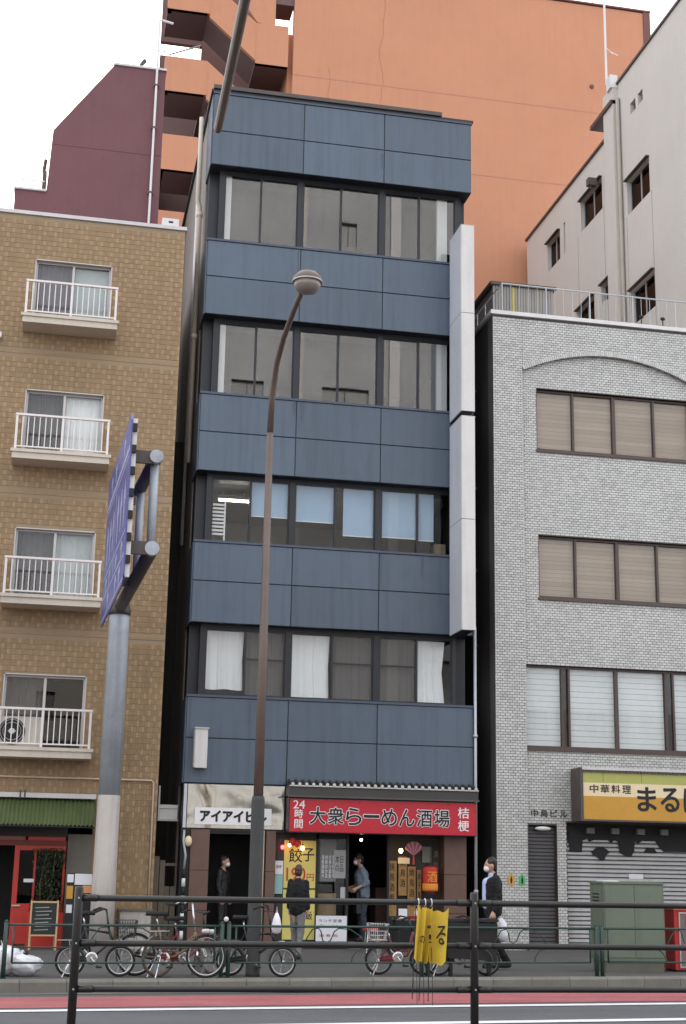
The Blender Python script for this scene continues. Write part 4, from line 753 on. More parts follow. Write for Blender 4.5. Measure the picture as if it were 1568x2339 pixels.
for L0 in (29.05, 26.02, 23.20, 20.50, 17.8, 15.0, 12.2):
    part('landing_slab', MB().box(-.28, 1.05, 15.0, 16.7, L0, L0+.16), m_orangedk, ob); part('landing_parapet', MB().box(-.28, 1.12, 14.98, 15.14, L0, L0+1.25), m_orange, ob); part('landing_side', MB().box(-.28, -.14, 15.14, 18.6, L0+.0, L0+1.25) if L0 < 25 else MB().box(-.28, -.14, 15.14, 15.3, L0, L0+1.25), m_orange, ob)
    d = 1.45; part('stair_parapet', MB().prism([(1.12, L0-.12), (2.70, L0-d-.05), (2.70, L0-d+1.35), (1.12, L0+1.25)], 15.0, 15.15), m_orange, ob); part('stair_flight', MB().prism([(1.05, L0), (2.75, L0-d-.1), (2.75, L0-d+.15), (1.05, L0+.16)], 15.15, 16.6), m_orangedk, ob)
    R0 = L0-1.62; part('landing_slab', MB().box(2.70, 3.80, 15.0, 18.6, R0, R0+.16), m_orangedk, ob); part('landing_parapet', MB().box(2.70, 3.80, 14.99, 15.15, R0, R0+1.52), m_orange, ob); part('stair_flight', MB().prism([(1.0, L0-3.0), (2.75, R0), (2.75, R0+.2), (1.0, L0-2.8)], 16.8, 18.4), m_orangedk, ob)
part('landing_parapet', MB().box(-.28, 3.80, 14.985, 15.145, 30.6, 33), m_orange, ob); part('landing_wall', MB().prism([(1.9, 33), (1.9, 30.2), (2.72, 29.0), (3.34, 28.9), (3.34, 33)], 15.02, 15.16), m_orange, ob); part('lintel', MB().box(3.34, 3.98, 15.1, 16, 29.84, 33), m_orangedk, ob)
sr = thing('landing_railing', 'white railing against the sky on the highest open stair landing', 'railing')
for k in range(10): part('railing_bar', MB().tube([(.1+k*.11, 18.55, 29.4), (.1+k*.11, 18.55, 29.55+.05*k)], .018, 6), m_pipegrey, sr)
part('handrail', MB().tube([(.05, 18.55, 29.52), (1.15, 18.55, 30.04)], .03, 6), m_pipegrey, sr)
rr2 = thing('rooftop_railing', 'thin pale railing on the salmon building roof edge', 'railing'); part('handrail', MB().tube([(12.5, 15.2, 32.3), (14.8, 15.2, 32.3)], .03, 6), m_white, rr2)
for k in range(5): part('railing_post', MB().tube([(12.6+k*.55, 15.2, 31.5), (12.6+k*.55, 15.2, 32.3)], .025, 6), m_white, rr2)
m_crack = M('hairline crack', (.44, .195, .115), .9); rr_ = random.Random(11)
for (x, z0, z1) in ((7.05, 24.0, 31.2), (5.2, 23.8, 27.6)):
    pts = [(x, 14.998, z1)]
    while pts[-1][2] > z0: pts.append((pts[-1][0]+rr_.uniform(-.10, .10), 14.998, pts[-1][2]-rr_.uniform(.25, .5)))
    part('crack_line', MB().tube(pts, .007, 5), m_crack, ob)
for (x, z) in ((8.4, 22.4), (14.6, 28.2)): part('vent_cap', MB().lathe([(.0001, -.06), (.07, -.05), (.08, 0)], (x, 15, z), 12, 'y'), m_orangetrim, ob)
# maroon building
mb_ = thing('maroon_building', 'maroon tiled building with a slanted roof edge behind the tan apartments', 'building')
part('wall', MB().prism([(-4.25, 0), (-.72, 0), (-.72, 21.31), (-2.03, 21.31), (-3.44, 19.28), (-3.50, 17.58), (-4.25, 17.56)], 6.0, 14), m_maroon, mb_); part('joint', MB().box(-3.44, -.73, 5.992, 6.0, 18.90, 18.93), m_orangetrim, mb_)
part('roof_edge', MB().prism([(-2.05, 21.31), (-.70, 21.31), (-.70, 21.37), (-2.05, 21.37)], 5.96, 14), m_coping, mb_); part('low_coping', MB().box(-4.28, -3.5, 5.95, 14, 17.58, 17.63), m_coping, mb_); part('low_rail', MB().tube([(-4.2, 6.1, 17.9), (-3.55, 6.1, 17.9)], .02, 6).tube([(-4.1, 6.1, 17.6), (-4.1, 6.1, 17.9)], .02, 6), m_white, mb_)
part('vent_stack', MB().box(-3.62, -3.52, 6.1, 6.4, 17.63, 18.2).tube([(-3.60, 6.2, 18.2), (-3.57, 6.2, 18.55)], .045, 8), m_under, mb_)
lp = thing('lightning_pole', 'thin white pole fixed to the right edge of the maroon building', 'pole', (-.95, 5.9, 14.2)); part('pole', MB().tube([(0, 0, 0), (0, 0, 8.5), (.08, .02, 8.52), (.35, .1, 8.52)], .03, 8), m_white, lp)
for z in (3.6, 5.4, 6.6): part('clamp', MB().box(-.06, .06, -.03, .1, z, z+.05), m_under, lp)
mr = thing('rooftop_railing', 'thin wire railing on top of the maroon building', 'railing'); part('handrail', MB().tube([(-1.68, 6.2, 21.37), (-1.68, 6.2, 22.05), (-.75, 6.2, 22.0)], .018, 6), m_pipegrey, mr)
lpn = thing('roof_floodlight', 'small dark floodlight on the maroon roof', 'floodlight', (-1.35, 6.2, 21.37)); part('stem', MB().tube([(0, 0, 0), (.02, 0, .18)], .03, 6), m_under, lpn); part('head', MB().capsule((0, 0, .16), (.08, 0, .28), .05, .06), m_under, lpn)
# buildings over the road behind the camera: seen in the window reflections
def opposite(name, label, x0, x1, y, h, mat, rows, cols, hw=1.1):
    o = thing(name, label, 'building'); HS = []
    fw_ = (x1-x0)/cols; fh = h/rows; orr = random.Random(int(x0*3)+5)
    for i in range(cols+1): part('pilaster', MB().box(x0+i*fw_-.25, x0+i*fw_+.25, y+.002, y+.22, 0, h), m_whitew if i % 2 else m_coping, o)
    for j in range(2, rows, 3): part('ledge', MB().box(x0, x1, y+.003, y+.30, j*fh, j*fh+.18), m_coping, o)
    for j in range(1, rows):
        for i in range(cols):
            cxx = x0+(i+.5)*fw_
            if orr.random() < .4: continue
            hw = orr.choice((.7, 1.3, 1.9)); HS.append((cxx-hw/2*1.2, cxx+hw/2*1.2, j*fh+.9, j*fh+2.2))
    part('wall', MB().wall(x0, x1, 0, h, y-.3, y, HS), mat, o); part('rear_block', MB().box(x0, x1, y-10, y-.8, 0, h-.3), m_roomdk, o); part('roof', MB().box(x0, x1, y-10, y-.3, h-.29, h-.1), m_coping, o)
    for (a, b, c, d) in HS:
        wn = part('window', MB().box(a, b, y-.22, y-.18, c, c+.05).box(a, b, y-.22, y-.18, d-.05, d).box((a+b)/2-.03, (a+b)/2+.03, y-.22, y-.18, c+.05, d-.05), m_brownframe, o); part('pane', MB().box(a, b, y-.21, y-.2, c, d), m_oppane, wn)
opposite('opposite_building', 'tall beige office block across the road, mirrored in the upper windows', 3.2, 17.5, -36, 39, m_opp, 9, 3, 1.6)
opposite('opposite_building', 'low grey block across the road beside the beige one, mirrored in the windows', 18, 40, -38, 9, M('grey facade opposite', (.45, .45, .46), .8), 4, 6)
opposite('opposite_building', 'low pale block across the road to the left, mirrored in the windows', -26, 2.5, -38, 10, m_whitew, 3, 8)

# ------------------------------------------------------------------ overhead road sign and lamps
sp = thing('road_sign_gantry', 'thick grey steel sign pole with a pale concrete foot beside the tan building', 'sign pole', (-1.40, -.90, 0))
part('concrete_foot', MB().lathe([(.215, 0), (.212, 1.25), (.205, 1.27), (.20, 2.64), (.19, 2.66)], n=24), m_concrete, sp, True)
part('pole', MB().lathe([(.195, 2.66), (.185, 5.6), (.18, 6.05)], n=24), m_steel, sp, True); part('pole_cap', MB().lathe([(.20, 5.92), (.21, 6.0), (.17, 6.16), (.05, 6.2)], n=20), m_under, sp, True)
dx = .042
part('lower_arm', MB().tube([(0, 0, 6.06), (.21, -5.05, 6.10)], .108, 14), m_under, sp, True); part('upper_arm', MB().tube([(.08, -2.9, 7.55), (.205, -5.10, 7.53)], .102, 14), m_under, sp, True)  # both arms coloured dark for the shade on their undersides
part('strut', MB().tube([(.20, -4.95, 6.1), (.195, -4.98, 7.5)], .066, 12), m_steel, sp, True); part('strut', MB().tube([(.10, -3.15, 6.1), (.10, -3.15, 7.5)], .066, 12), m_steel, sp, True)
part('end_cap', MB().lathe([(.0001, -5.16), (.110, -5.15), (.114, -5.05)], (.21, 0, 6.10), 16, 'y'), m_steel, sp); part('end_cap', MB().lathe([(.0001, -5.20), (.104, -5.19), (.108, -5.08)], (.206, 0, 7.53), 16, 'y'), m_steel, sp)
rsn = thing('road_sign', 'large blue road sign seen edge on, hung from two steel arms', 'road sign', (-1.60, -6.30, 5.5), 0); th = math.atan2(.15, 4.4); rsn.rotation_euler = (0, 0, th)
part('board', MB().prism([(0, .12), (.0, 2.52), (.12, 2.64), (4.28, 2.64), (4.4, 2.52), (4.4, .12), (4.28, 0), (.12, 0)], -.012, .012, 'x'), m_signblue, rsn)
for z in (.06, .44, .80, 1.95, 2.05): part('stripe', MB().box(-.0155, -.012, .05, 4.35, z, z+(.035 if z != 2.05 else .09)), m_signpale, rsn)
part('stripe', MB().box(-.0155, -.012, 2.2, 2.23, .5, 1.9), m_signpale, rsn)
for (y, z, l) in ((.5, .95, .75), (1.1, 1.0, .7), (1.7, .95, .8), (2.6, 1.0, .7), (3.2, .95, .75), (3.8, 1.0, .7), (.8, .12, .28), (1.5, .12, .28), (3.0, .12, .28), (.6, .5, .26), (1.6, .5, .26), (2.9, .5, .26), (3.6, .5, .26), (1.0, 2.2, .32), (2.6, 2.2, .32), (3.4, 2.2, .3)):
    part('arrow_mark', MB().prism([(y-.04, z), (y+.04, z), (y+.07, z+l*.55), (y+.16, z+l*.55), (y, z+l), (y-.16, z+l*.55), (y-.07, z+l*.55)], -.0165, -.0125, 'x'), m_signpale, rsn)
for k in range(2): part('channel', MB().box(.014, .085, .05+k*4.1, .13+k*4.1, .10, 2.55), m_white, rsn)
for k in range(7): part('hook_bolt', MB().box(.014, .08, -.012, .05, .30+k*.34, .30+k*.34+.12), m_ink, rsn)
for z in (.60, 2.02):
    for y in (.25, 2.9): part('hanger', MB().box(.014, .36, y, y+.06, z-.10, z+.10), m_under, rsn)
sl_l = thing('street_lamp', 'slim brown street lamp with a curved arm and round head at the kerb', 'street lamp', (.475, -6.52, 0))
part('wrapped_base', MB().lathe([(.105, 0), (.10, .05), (.096, 2.40), (.085, 2.46)], n=20), m_polewrap, sl_l, True); part('pole', MB().lathe([(.072, 2.40), (.064, 4.5), (.050, 7.9)], n=16), m_brownpole, sl_l, True)
part('arm', MB().tube([(0, 0, 7.9), (-.0, -.10, 8.45), (0, -.45, 8.85), (0, -1.1, 9.05), (0, -2.0, 9.14), (0, -2.75, 9.16)], [.050, .048, .045, .042, .04, .038], 12), m_brownpole, sl_l, True)
hd = part('lamp_head', MB().lathe([(.04, .19), (.13, .175), (.195, .10), (.205, .05), (.19, .03)], (0, -3.02, 9.07), 24), m_brownpole, sl_l, True); part('lens', MB().lathe([(.188, .045), (.178, -.03), (.125, -.09), (.04, -.112), (.001, -.115)], (0, -3.02, 9.07), 24), m_lampglass, hd, True); part('ring', MB().torus((0, -3.02, 9.115), .200, .012, 28, 6, 'z'), m_alum, hd, True)
oa = thing('mast_arm', 'brown pipe arm reaching in from overhead, its rounded end against the navy roof', 'mast arm', (-2.0, -29.0, 0))
part('mast', MB().lathe([(.11, 0), (.09, 5.4)], n=16), m_brownpole, oa, True); part('arm', MB().tube([(0, 0, 5.2), (.14, 8.64, 5.22)], [.036, .0235], 12), m_brownpole, oa, True); part('collar', MB().tube([(.108, 6.75, 5.215), (.111, 7.05, 5.215)], .036, 12), m_under, oa, True); part('end_cap', MB().ell((.14, 8.64, 5.22), .0235, .03, .0235, 12), m_brownpole, oa, True)

# ------------------------------------------------------------------ near pipe fence with banners
nf = thing('pipe_fence', 'black pipe fence across the foreground with round rails and two posts in view', 'fence', (0, -16.7, 0))
for i in range(4):
    x = -2.235+2.845*i; part('post', MB().lathe([(.030, 0), (.030, 1.335), (.026, 1.35), (.001, 1.352)], (x, 0, 0), 16), m_blackmetal, nf, True)
    for z in (1.275, .975, .675, .375):
        if i < 3: part('rail', MB().tube([(x+.03, 0, z), (x+2.815, 0, z)], .0215, 12), m_blackmetal, nf, True); part('sleeve', MB().tube([(x+.031, 0, z), (x+.13, 0, z)], .0245, 12), m_blackmetal, nf, True)
        if i > 0: part('sleeve', MB().tube([(x-.13, 0, z), (x-.031, 0, z)], .0245, 12), m_blackmetal, nf, True)
        part('bolt', MB().lathe([(.0001, -.036), (.007, -.035), (.007, -.028)], (x, 0, z), 8, 'y'), m_pipegrey, nf)
def banner(lbl, x, x1, z0, z1, seed, chars, lean):
    o = thing('banner_flag', lbl, 'banner', (x, -16.74, 0), group='yellow banners tied to the near fence'); mb = MB(); rr = random.Random(seed); nu, nv = 14, 10; vs = []
    for j in range(nv+1):
        t = j/nv
        for i in range(nu+1):
            u = i/nu; vs.append((lean*t+(x1-x)*u*(1-.12*t), -.03-.03*math.sin(u*5.5+seed)*(.5+.5*t)-.035*u*(seed % 2), z1-(z1-z0)*t-.02*math.sin(u*3.1)+.008*math.sin(u*11+seed)))
    mb.add(vs, [(j*(nu+1)+i, j*(nu+1)+i+1, (j+1)*(nu+1)+i+1, (j+1)*(nu+1)+i) for j in range(nv) for i in range(nu)]); part('cloth', mb, m_flag, o, True)
    for (c_, cx_, cz, w_, h_) in chars: text(c_, cx_, -.082, cz, w_, h_, m_ink, o, .03, extrude=.001)
    part('cane', MB().tube([(lean*.2, -.015, z1+.03), (lean*1.1, -.02, z0-.27)], .0035, 6), m_ink, o); part('tie', MB().torus((.02, .03, 1.275), .026, .004, 14, 5, 'x'), m_white, o); part('cord', MB().tube([(lean+.02, -.03, z0+.1), (lean+.03, -.02, z0-.10), (lean+.035, -.015, z0-.30)], .0022, 5), m_ink, o)
banner('leftmost yellow banner, rolled narrow against its cane', .165, .225, .885, 1.255, 1, (('の', .005, 1.0, .035, .05),), -.03)
banner('middle yellow banner, folded, with part of a black character', .215, .275, .875, 1.25, 2, (('ー', .01, 1.10, .025, .02), ('!', .02, 1.0, .02, .06)), -.03)
banner('right yellow banner, spread widest with a bold black character', .262, .385, .870, 1.235, 3, (('る', .03, .99, .075, .13),), -.012)
# ------------------------------------------------------------------ green street fence at the far kerb
def fence_panel(x0, x1, lbl, orn=True):
    yf = lambda x: -6.92+.085*x
    L = math.hypot(x1-x0, .085*(x1-x0)); o = thing('street_fence', lbl, 'fence', (x0, yf(x0), 0), math.atan(.085), group='green fence panels along the far kerb')
    for x in (0, L): part('post', MB().tube([(x, 0, 0), (x, 0, .72)], .030, 10).lathe([(.03, .72), (.015, .745), (.001, .75)], (x, 0, 0), 10), m_green, o, True); part('base_plate', MB().lathe([(.05, 0), (.05, .02)], (x, 0, 0), 12), m_green, o)
    part('top_rail', MB().tube([(0.03, 0, .685), (L-.03, 0, .685)], .0165, 8), m_green, o, True); part('bottom_rail', MB().tube([(0.10, 0, .205), (L-.10, 0, .205)], .013, 8), m_green, o, True)
    for x in (.10, L-.10): part('stile', MB().tube([(x, 0, .205), (x, 0, .685)], .014, 8), m_green, o, True)
    c1 = [(.10, 0, .40), (L*.30, 0, .40)]; cc = [(L*.30+.20*math.sin(a), 0, .40-.20*(1-math.cos(a))) for a in [k*math.pi/16 for k in range(1, 9)]]
    part('loop_rail', MB().tube(c1+cc, .010, 6), m_green, o, True); part('loop_rail', MB().tube([(L-q[0], 0, q[2]) for q in c1+cc], .010, 6), m_green, o, True)
    if orn: part('ornament', MB().tube([(L*.30+.2, 0, .42), (L*.33+.2, 0, .56), (L*.37+.15, 0, .65), (L*.42+.1, 0, .665), (L*.45+.05, 0, .62), (L*.47+.02, 0, .50), (L*.49+.02, 0, .47), (L*.51+.02, 0, .50), (L*.53+.02, 0, .62), (L*.56, 0, .665), (L*.62, 0, .65), (L*.68, 0, .55), (L*.70, 0, .42)], .009, 6), m_green, o, True)
for (a, b, l) in ((-5.80, -3.02, 'green fence panel at the far left, ending by the white rubbish bags'), (-2.90, -.02, 'green fence panel in front of the row of parked bicycles'), (.075, 2.86, 'green fence panel in front of the noodle bar'), (2.955, 5.58, 'green fence panel in front of the man carrying a white bag'), (5.67, 8.5, 'green fence panel in front of the green cabinet')): fence_panel(a, b, l)
cp = thing('post_cap_light', 'small white reflector cap on the fence post beside the lamp pole', 'reflector', (.03, -6.92, .755)); part('cap', MB().ell((0, 0, .02), .035, .035, .035, 10), m_white, cp, True)
# ------------------------------------------------------------------ utility cabinet, red box, rubbish
uc = thing('utility_cabinet', 'grey green utility cabinet on a stained concrete plinth by the kerb', 'cabinet', (6.08, -5.52, 0))
part('body', MB().box(0, 1.0, 0, .56, .17, 1.32), m_ubox, uc); part('roof', MB().box(-.02, 1.02, -.02, .58, 1.322, 1.35), m_ubox, uc); part('plinth', MB().box(.02, .98, .02, .54, 0, .168), m_gutter, uc)
part('door', MB().box(.02, .50, -.012, -.001, .22, 1.29), m_ubox, uc); part('door', MB().box(.507, .98, -.012, -.001, .22, 1.29), m_ubox, uc); part('edge', MB().box(-.012, -.001, .03, .53, .22, 1.28), m_ubox, uc); part('sheet', MB().box(.05, .3, .1, .4, 1.352, 1.37), m_paper, uc)
for k in range(4): part('vent_slot', MB().box(-.016, -.0125, .15, .42, 1.0+k*.05, 1.02+k*.05), m_ink, uc)
rb = thing('red_stand', 'red framed stand with a pale edged front at the right edge of the pavement', 'stand', (7.32, -5.35, 0))
part('case', MB().box(0, .62, 0, .45, .03, .93), m_redb, rb); part('top', MB().box(-.02, .64, -.03, .47, .932, .97), M('bright red cap', (.70, .09, .04), .4), rb); part('frame', MB().box(.07, .09, -.02, -.001, .06, .90).box(.09, .60, -.02, -.001, .88, .90).box(.09, .60, -.02, -.001, .06, .08), m_alum, rb); part('window', MB().box(.09, .6, -.012, -.003, .08, .88), M('dull pinkish pane', (.20, .15, .14), .3), rb); part('handle', MB().box(.20, .30, -.035, -.014, .55, .86), m_redb, rb); part('foot', MB().box(.02, .6, .02, .43, 0, .03), m_ink, rb)
def bag(lbl, loc, sx, sy, sz, seed):
    rr = random.Random(seed); mb = MB(); n, m = 26, 16; vs = []
    for i in range(m+1):
        t = i/m
        for k in range(n):
            a = 2*math.pi*k/n; q = math.sin(math.pi*min(t*.93+.05, 1))**.6; w_ = 1+.12*math.sin(3*a+seed+t*4)+.08*math.sin(7*a+t*13+seed)+.05*math.sin(11*a-t*21)+rr.uniform(-.05, .05)
            if t > .86: q = .10+.5*(t-.86)
            vs.append((sx*q*w_*math.cos(a)+.05*t*math.sin(seed), sy*q*w_*math.sin(a), sz*t*(1+.05*math.sin(2*a+seed))))
    mb.add(vs, [(i*n+k, i*n+(k+1) % n, (i+1)*n+(k+1) % n, (i+1)*n+k) for i in range(m) for k in range(n)]+[tuple(range(n))])
    o = thing('rubbish_bag', lbl, 'rubbish bag', loc, group='white rubbish bags by the fence'); part('bag', mb, m_plastic, o, True); part('knot', MB().tube([(-.04, 0, sz*.93), (.03, .02, sz*.95)], .03, 6), m_ink, o)
bag('white rubbish bag at the left edge behind the fence post', (-2.97, -6.60, 0), .27, .20, .44, 2); bag('low white rubbish bag slumped right of the fence post', (-2.63, -6.62, 0), .24, .18, .32, 5)
# ------------------------------------------------------------------ bicycles
def bike(lbl, x, y, rz, Rw, wb, frm, bar_h=.82, basket=None, seat_h=.72, tyre=m_rubber, rim=m_rimw, low=False, rear_basket=False, bag_on=False, curved=False, turn=0.0):
    o = thing('bicycle', lbl, 'bicycle', (x, y, 0), rz, group='bicycles parked along the kerb'); tr = .02
    f = wb
    def wheel(cx_, rot=0):
        wl = part('wheel', MB().torus((0, 0, 0), Rw-.038, .011, 30, 6), rim, o, True, loc=(cx_, 0, Rw)); wl.rotation_euler = (0, 0, rot)
        part('tyre', MB().torus((0, 0, 0), Rw-tr, tr, 30, 8), tyre, wl, True); part('hub', MB().tube([(0, -.045, 0), (0, .045, 0)], .02, 8), m_chrome, wl, True)
        s = MB()
        for k in range(14):
            a = 2*math.pi*k/14; s.tube([(.015*math.cos(a+.6), .02*(-1)**k, .015*math.sin(a+.6)), ((Rw-.045)*math.cos(a), 0, (Rw-.045)*math.sin(a))], .0016, 4, False)
        part('spokes', s, m_chrome, wl)
    wheel(0); wheel(f, turn)
    bbx, bbz = f*.42, max(.24, Rw*.85); stx, stz = bbx-.11, seat_h-.14; hx, hz = f-.17, max(.60, Rw+.30); h2x, h2z = f-.12, hz-.13
    fr = MB().tube([(bbx, 0, bbz), (stx, 0, stz)], .016, 8)
    if low: fr.tube([(bbx, 0, bbz), (bbx+.14, 0, bbz+.03), (h2x-.05, 0, h2z-.04), (hx, 0, hz-.03)], .018, 8).tube([(bbx-.02, 0, bbz+.09), (bbx+.16, 0, bbz+.10), (hx-.01, 0, hz-.05)], .012, 8)
    else: fr.tube([(bbx, 0, bbz), (h2x, 0, h2z)], .017, 8).tube([(stx+.01, 0, stz-.04), (hx, 0, hz-.03)], .015, 8)
    fr.tube([(hx, 0, hz), (h2x, 0, h2z)], .02, 8)
    for s in (-1, 1): fr.tube([(0, .045*s, Rw), (bbx, .03*s, bbz)], .009, 6).tube([(0, .045*s, Rw), (stx, .012*s, stz-.05)], .008, 6)
    part('frame', fr, frm, o, True)
    fk = MB()
    for s in (-1, 1): fk.tube([(h2x, .03*s, h2z), (f-.03, .045*s, Rw+.08), (f, .045*s, Rw)], .010, 6)
    fk.tube([(h2x, -.03, h2z), (h2x, .03, h2z)], .012, 6); part('fork', fk, frm if not curved else m_bikewht, o, True)
    st = MB().tube([(hx, 0, hz), (hx-.05, 0, bar_h)], .013, 8)
    if curved: st.tube([(hx-.24, -.24, bar_h-.02), (hx-.12, -.27, bar_h+.03), (hx-.02, -.16, bar_h+.02), (hx-.05, 0, bar_h), (hx-.02, .16, bar_h+.02), (hx-.12, .27, bar_h+.03), (hx-.24, .24, bar_h-.02)], .011, 8)
    else: st.tube([(hx-.12, -.27, bar_h+.03), (hx-.06, -.16, bar_h+.02), (hx-.05, 0, bar_h), (hx-.06, .16, bar_h+.02), (hx-.12, .27, bar_h+.03)], .011, 8)
    hb = part('handlebar', st, m_chrome if curved else m_bikeblk, o, True)
    for s in (-1, 1): part('grip', MB().tube([(hx-(.24 if curved else .12), .27*s*(.9 if curved else 1), bar_h+(-.02 if curved else .03)), (hx-(.36 if curved else .22), .27*s*(.85 if curved else 1), bar_h-.01)], .016, 8), m_rubber, hb, True)
    part('seat_post', MB().tube([(stx, 0, stz-.02), (stx-.03, 0, seat_h)], .012, 8), m_chrome, o, True)
    part('saddle', MB().prism([(.15, -.02), (.17, .0), (.15, .02), (.02, .05), (-.09, .085), (-.13, .07), (-.13, -.07), (-.09, -.085), (.02, -.05)], 0, .055, 'z'), m_rubber, o, True, loc=(stx-.04, 0, seat_h))
    ck = MB().lathe([(.06, -.042), (.085, -.042), (.085, -.036), (.06, -.036)], (bbx, 0, bbz), 20, 'y').tube([(bbx, -.05, bbz), (bbx+.10, -.055, bbz-.11)], .009, 6).tube([(bbx, .05, bbz), (bbx-.10, .055, bbz+.11)], .009, 6).tube([(bbx, -.05, bbz), (bbx, .05, bbz)], .018, 8)
    cr = part('crank', ck, m_chrome, o, True); part('pedal', MB().box(bbx+.06, bbx+.14, -.13, -.06, bbz-.12, bbz-.10), m_rubber, cr); part('pedal', MB().box(bbx-.14, bbx-.06, .06, .13, bbz+.10, bbz+.12), m_rubber, cr)
    part('chain_case', MB().prism([(0, Rw-.03), (bbx+.06, bbz-.06), (bbx+.08, bbz+.03), (bbx, bbz+.07), (0, Rw+.035)], -.036, -.028), frm if not curved else m_rubber, o)
    for (cx_, a0, a1) in ((0, 20, 185), (f, 60, 190)):
        pts = [((Rw+.015)*math.cos(R(a)), (Rw+.015)*math.sin(R(a))) for a in range(a0, a1, 12)]; vs = []; fs = []
        for i, (px, pz) in enumerate(pts):
            vs += [(cx_+px, -.028, Rw+pz), (cx_+px, .028, Rw+pz)]
            if i: fs.append((2*i-2, 2*i-1, 2*i+1, 2*i))
        part('mudguard', MB().add(vs, fs), m_chrome if frm is not m_bikeblk else m_bikeblk, o, True)
    part('rear_rack', MB().box(-.20, .12, -.06, -.05, Rw*2+.06, Rw*2+.07).box(-.20, .12, .05, .06, Rw*2+.06, Rw*2+.07).box(-.20, -.19, -.05, .05, Rw*2+.06, Rw*2+.07).box(.0, .01, -.05, .05, Rw*2+.06, Rw*2+.07).tube([(-.02, .06, Rw*2+.06), (0, .05, Rw)], .006, 5).tube([(-.02, -.06, Rw*2+.06), (0, -.05, Rw)], .006, 5), m_chrome, o)
    part('stand', MB().tube([(.0, -.05, Rw), (-.10, -.10, .0)], .008, 6).tube([(.0, .05, Rw), (-.10, .10, .0)], .008, 6), m_chrome, o)
    part('headlight', MB().capsule((f-.06, .05, Rw*2+.04), (f+.0, .05, Rw*2+.04), .03, .034), m_white, o, True)
    def bsk(bx, bz, mt, lab):
        b = MB()
        for z, q in ((0, .80), (.06, .85), (.12, .90), (.18, .95), (.22, 1.0)):
            hw, hd = .17*q, .14*q; b.tube([(bx-hd, -hw, bz+z), (bx+hd, -hw, bz+z), (bx+hd, hw, bz+z), (bx-hd, hw, bz+z), (bx-hd, -hw, bz+z)], .004, 5)
        for k in range(9):
            t = -1+k/4; b.tube([(bx-.112, .136*t, bz), (bx-.14, .17*t, bz+.22)], .0028, 4).tube([(bx+.112, .136*t, bz), (bx+.14, .17*t, bz+.22)], .0028, 4); b.tube([(bx+.112*t, -.136, bz), (bx+.14*t, -.17, bz+.22)], .0028, 4).tube([(bx+.112*t, .136, bz), (bx+.14*t, .17, bz+.22)], .0028, 4); b.tube([(bx+.112*t, -.136, bz), (bx+.112*t, .136, bz)], .0028, 4)
        part('basket', b, mt, o)
    if basket: bsk(f+.06, max(.52, Rw*2+.08), basket, 'front')
    if rear_basket: bsk(-.02, Rw*2+.08, m_chrome, 'rear')
    return o
bike('small wheeled black folding bicycle at the left end, partly behind the near fence post', -2.04, -6.70, .02, .205, .67, m_bikeblk, .86, m_bikeblk, .80)
bike('dark red bicycle with bronze wheels behind the folding one', -.86, -6.74, .50, .27, .92, m_bikered, .84, None, .74, rim=m_bikebrn, tyre=M('brown tyre', (.10, .075, .055), .8), low=True)
bike('bronze city bicycle with a tall white fork and swept chrome handlebar', -1.16, -6.52, -.36, .285, 1.0, m_bikebrn, .98, None, .80, curved=True, low=True, rim=m_rimw)
bike('black small wheeled bicycle just right of the lamp pole', .16, -6.45, -.30, .205, .74, m_bikeblk, .92, None, .76, turn=.45)
bike('small dark red bicycle with a rear wire basket in front of the bar doorway', 2.36, -6.15, -.05, .205, .66, m_bikered, .78, None, .62, rear_basket=True, low=True, rim=m_rimd)
bike('black bicycle behind the yellow banners carrying a big black box', 3.20, -6.32, .03, .215, .74, m_bikeblk, .80, None, .66, rim=m_rimd)
bx = thing('delivery_box', 'large black delivery box strapped over the black bicycle behind the banners', 'box', (3.66, -6.34, .0)); part('box', MB().prism([(-.36, .26), (.36, .22), (.37, .74), (-.34, .76)], -.20, .18), m_rubber, bx); part('lid', MB().box(-.36, .39, -.21, .19, .765, .80), m_bikeblk, bx); part('strap', MB().box(-.02, .02, -.206, .186, .25, .765), m_greycl, bx); part('leg', MB().box(-.30, -.26, -.05, .05, 0, .25), m_bikeblk, bx); part('leg', MB().box(.28, .32, -.05, .05, 0, .23), m_bikeblk, bx)
sbg = thing('shopping_bag', 'crumpled white plastic bag hanging from the handlebar beside the woman', 'bag', (.76, -6.72, .62)); part('bag', MB().lathe([(.02, .24), (.05, .16), (.075, .05), (.06, -.02), (.02, -.04)], n=14), m_plastic, sbg, True); part('handle', MB().tube([(-.01, 0, .23), (0, 0, .33), (.01, 0, .23)], .005, 5), m_plastic, sbg)
gbag = thing('grey_bag', 'grey cloth bag leaning behind the front wheel of the bronze bicycle', 'bag', (-.27, -6.35, .0)); part('bag', MB().prism([(-.10, 0), (.10, 0), (.06, .36), (-.05, .36)], -.06, .06), m_greycl, gbag)
rst = thing('red_stool', 'low round red topped stool on the pavement before the bar doorway', 'stool', (3.45, -.9, 0)); part('seat', MB().lathe([(.0001, .38), (.16, .38), (.165, .40), (.16, .43), (.001, .435)], n=20), m_redpaint, rst, True)
for a in (45, 135, 225, 315): part('leg', MB().tube([(.12*math.cos(R(a)), .12*math.sin(R(a)), .38), (.16*math.cos(R(a)), .16*math.sin(R(a)), 0)], .012, 6), m_chrome, rst)
tb = thing('small_table', 'small table with a red tray and a white bottle outside the noodle bar', 'table', (4.25, -.55, 0)); part('top', MB().box(-.30, .30, -.22, .22, .56, .59), m_wooddk, tb)
for (u, v) in ((-.26, -.18), (.26, -.18), (.26, .18), (-.26, .18)): part('leg', MB().box(u-.02, u+.02, v-.02, v+.02, 0, .56), m_rubber, tb)
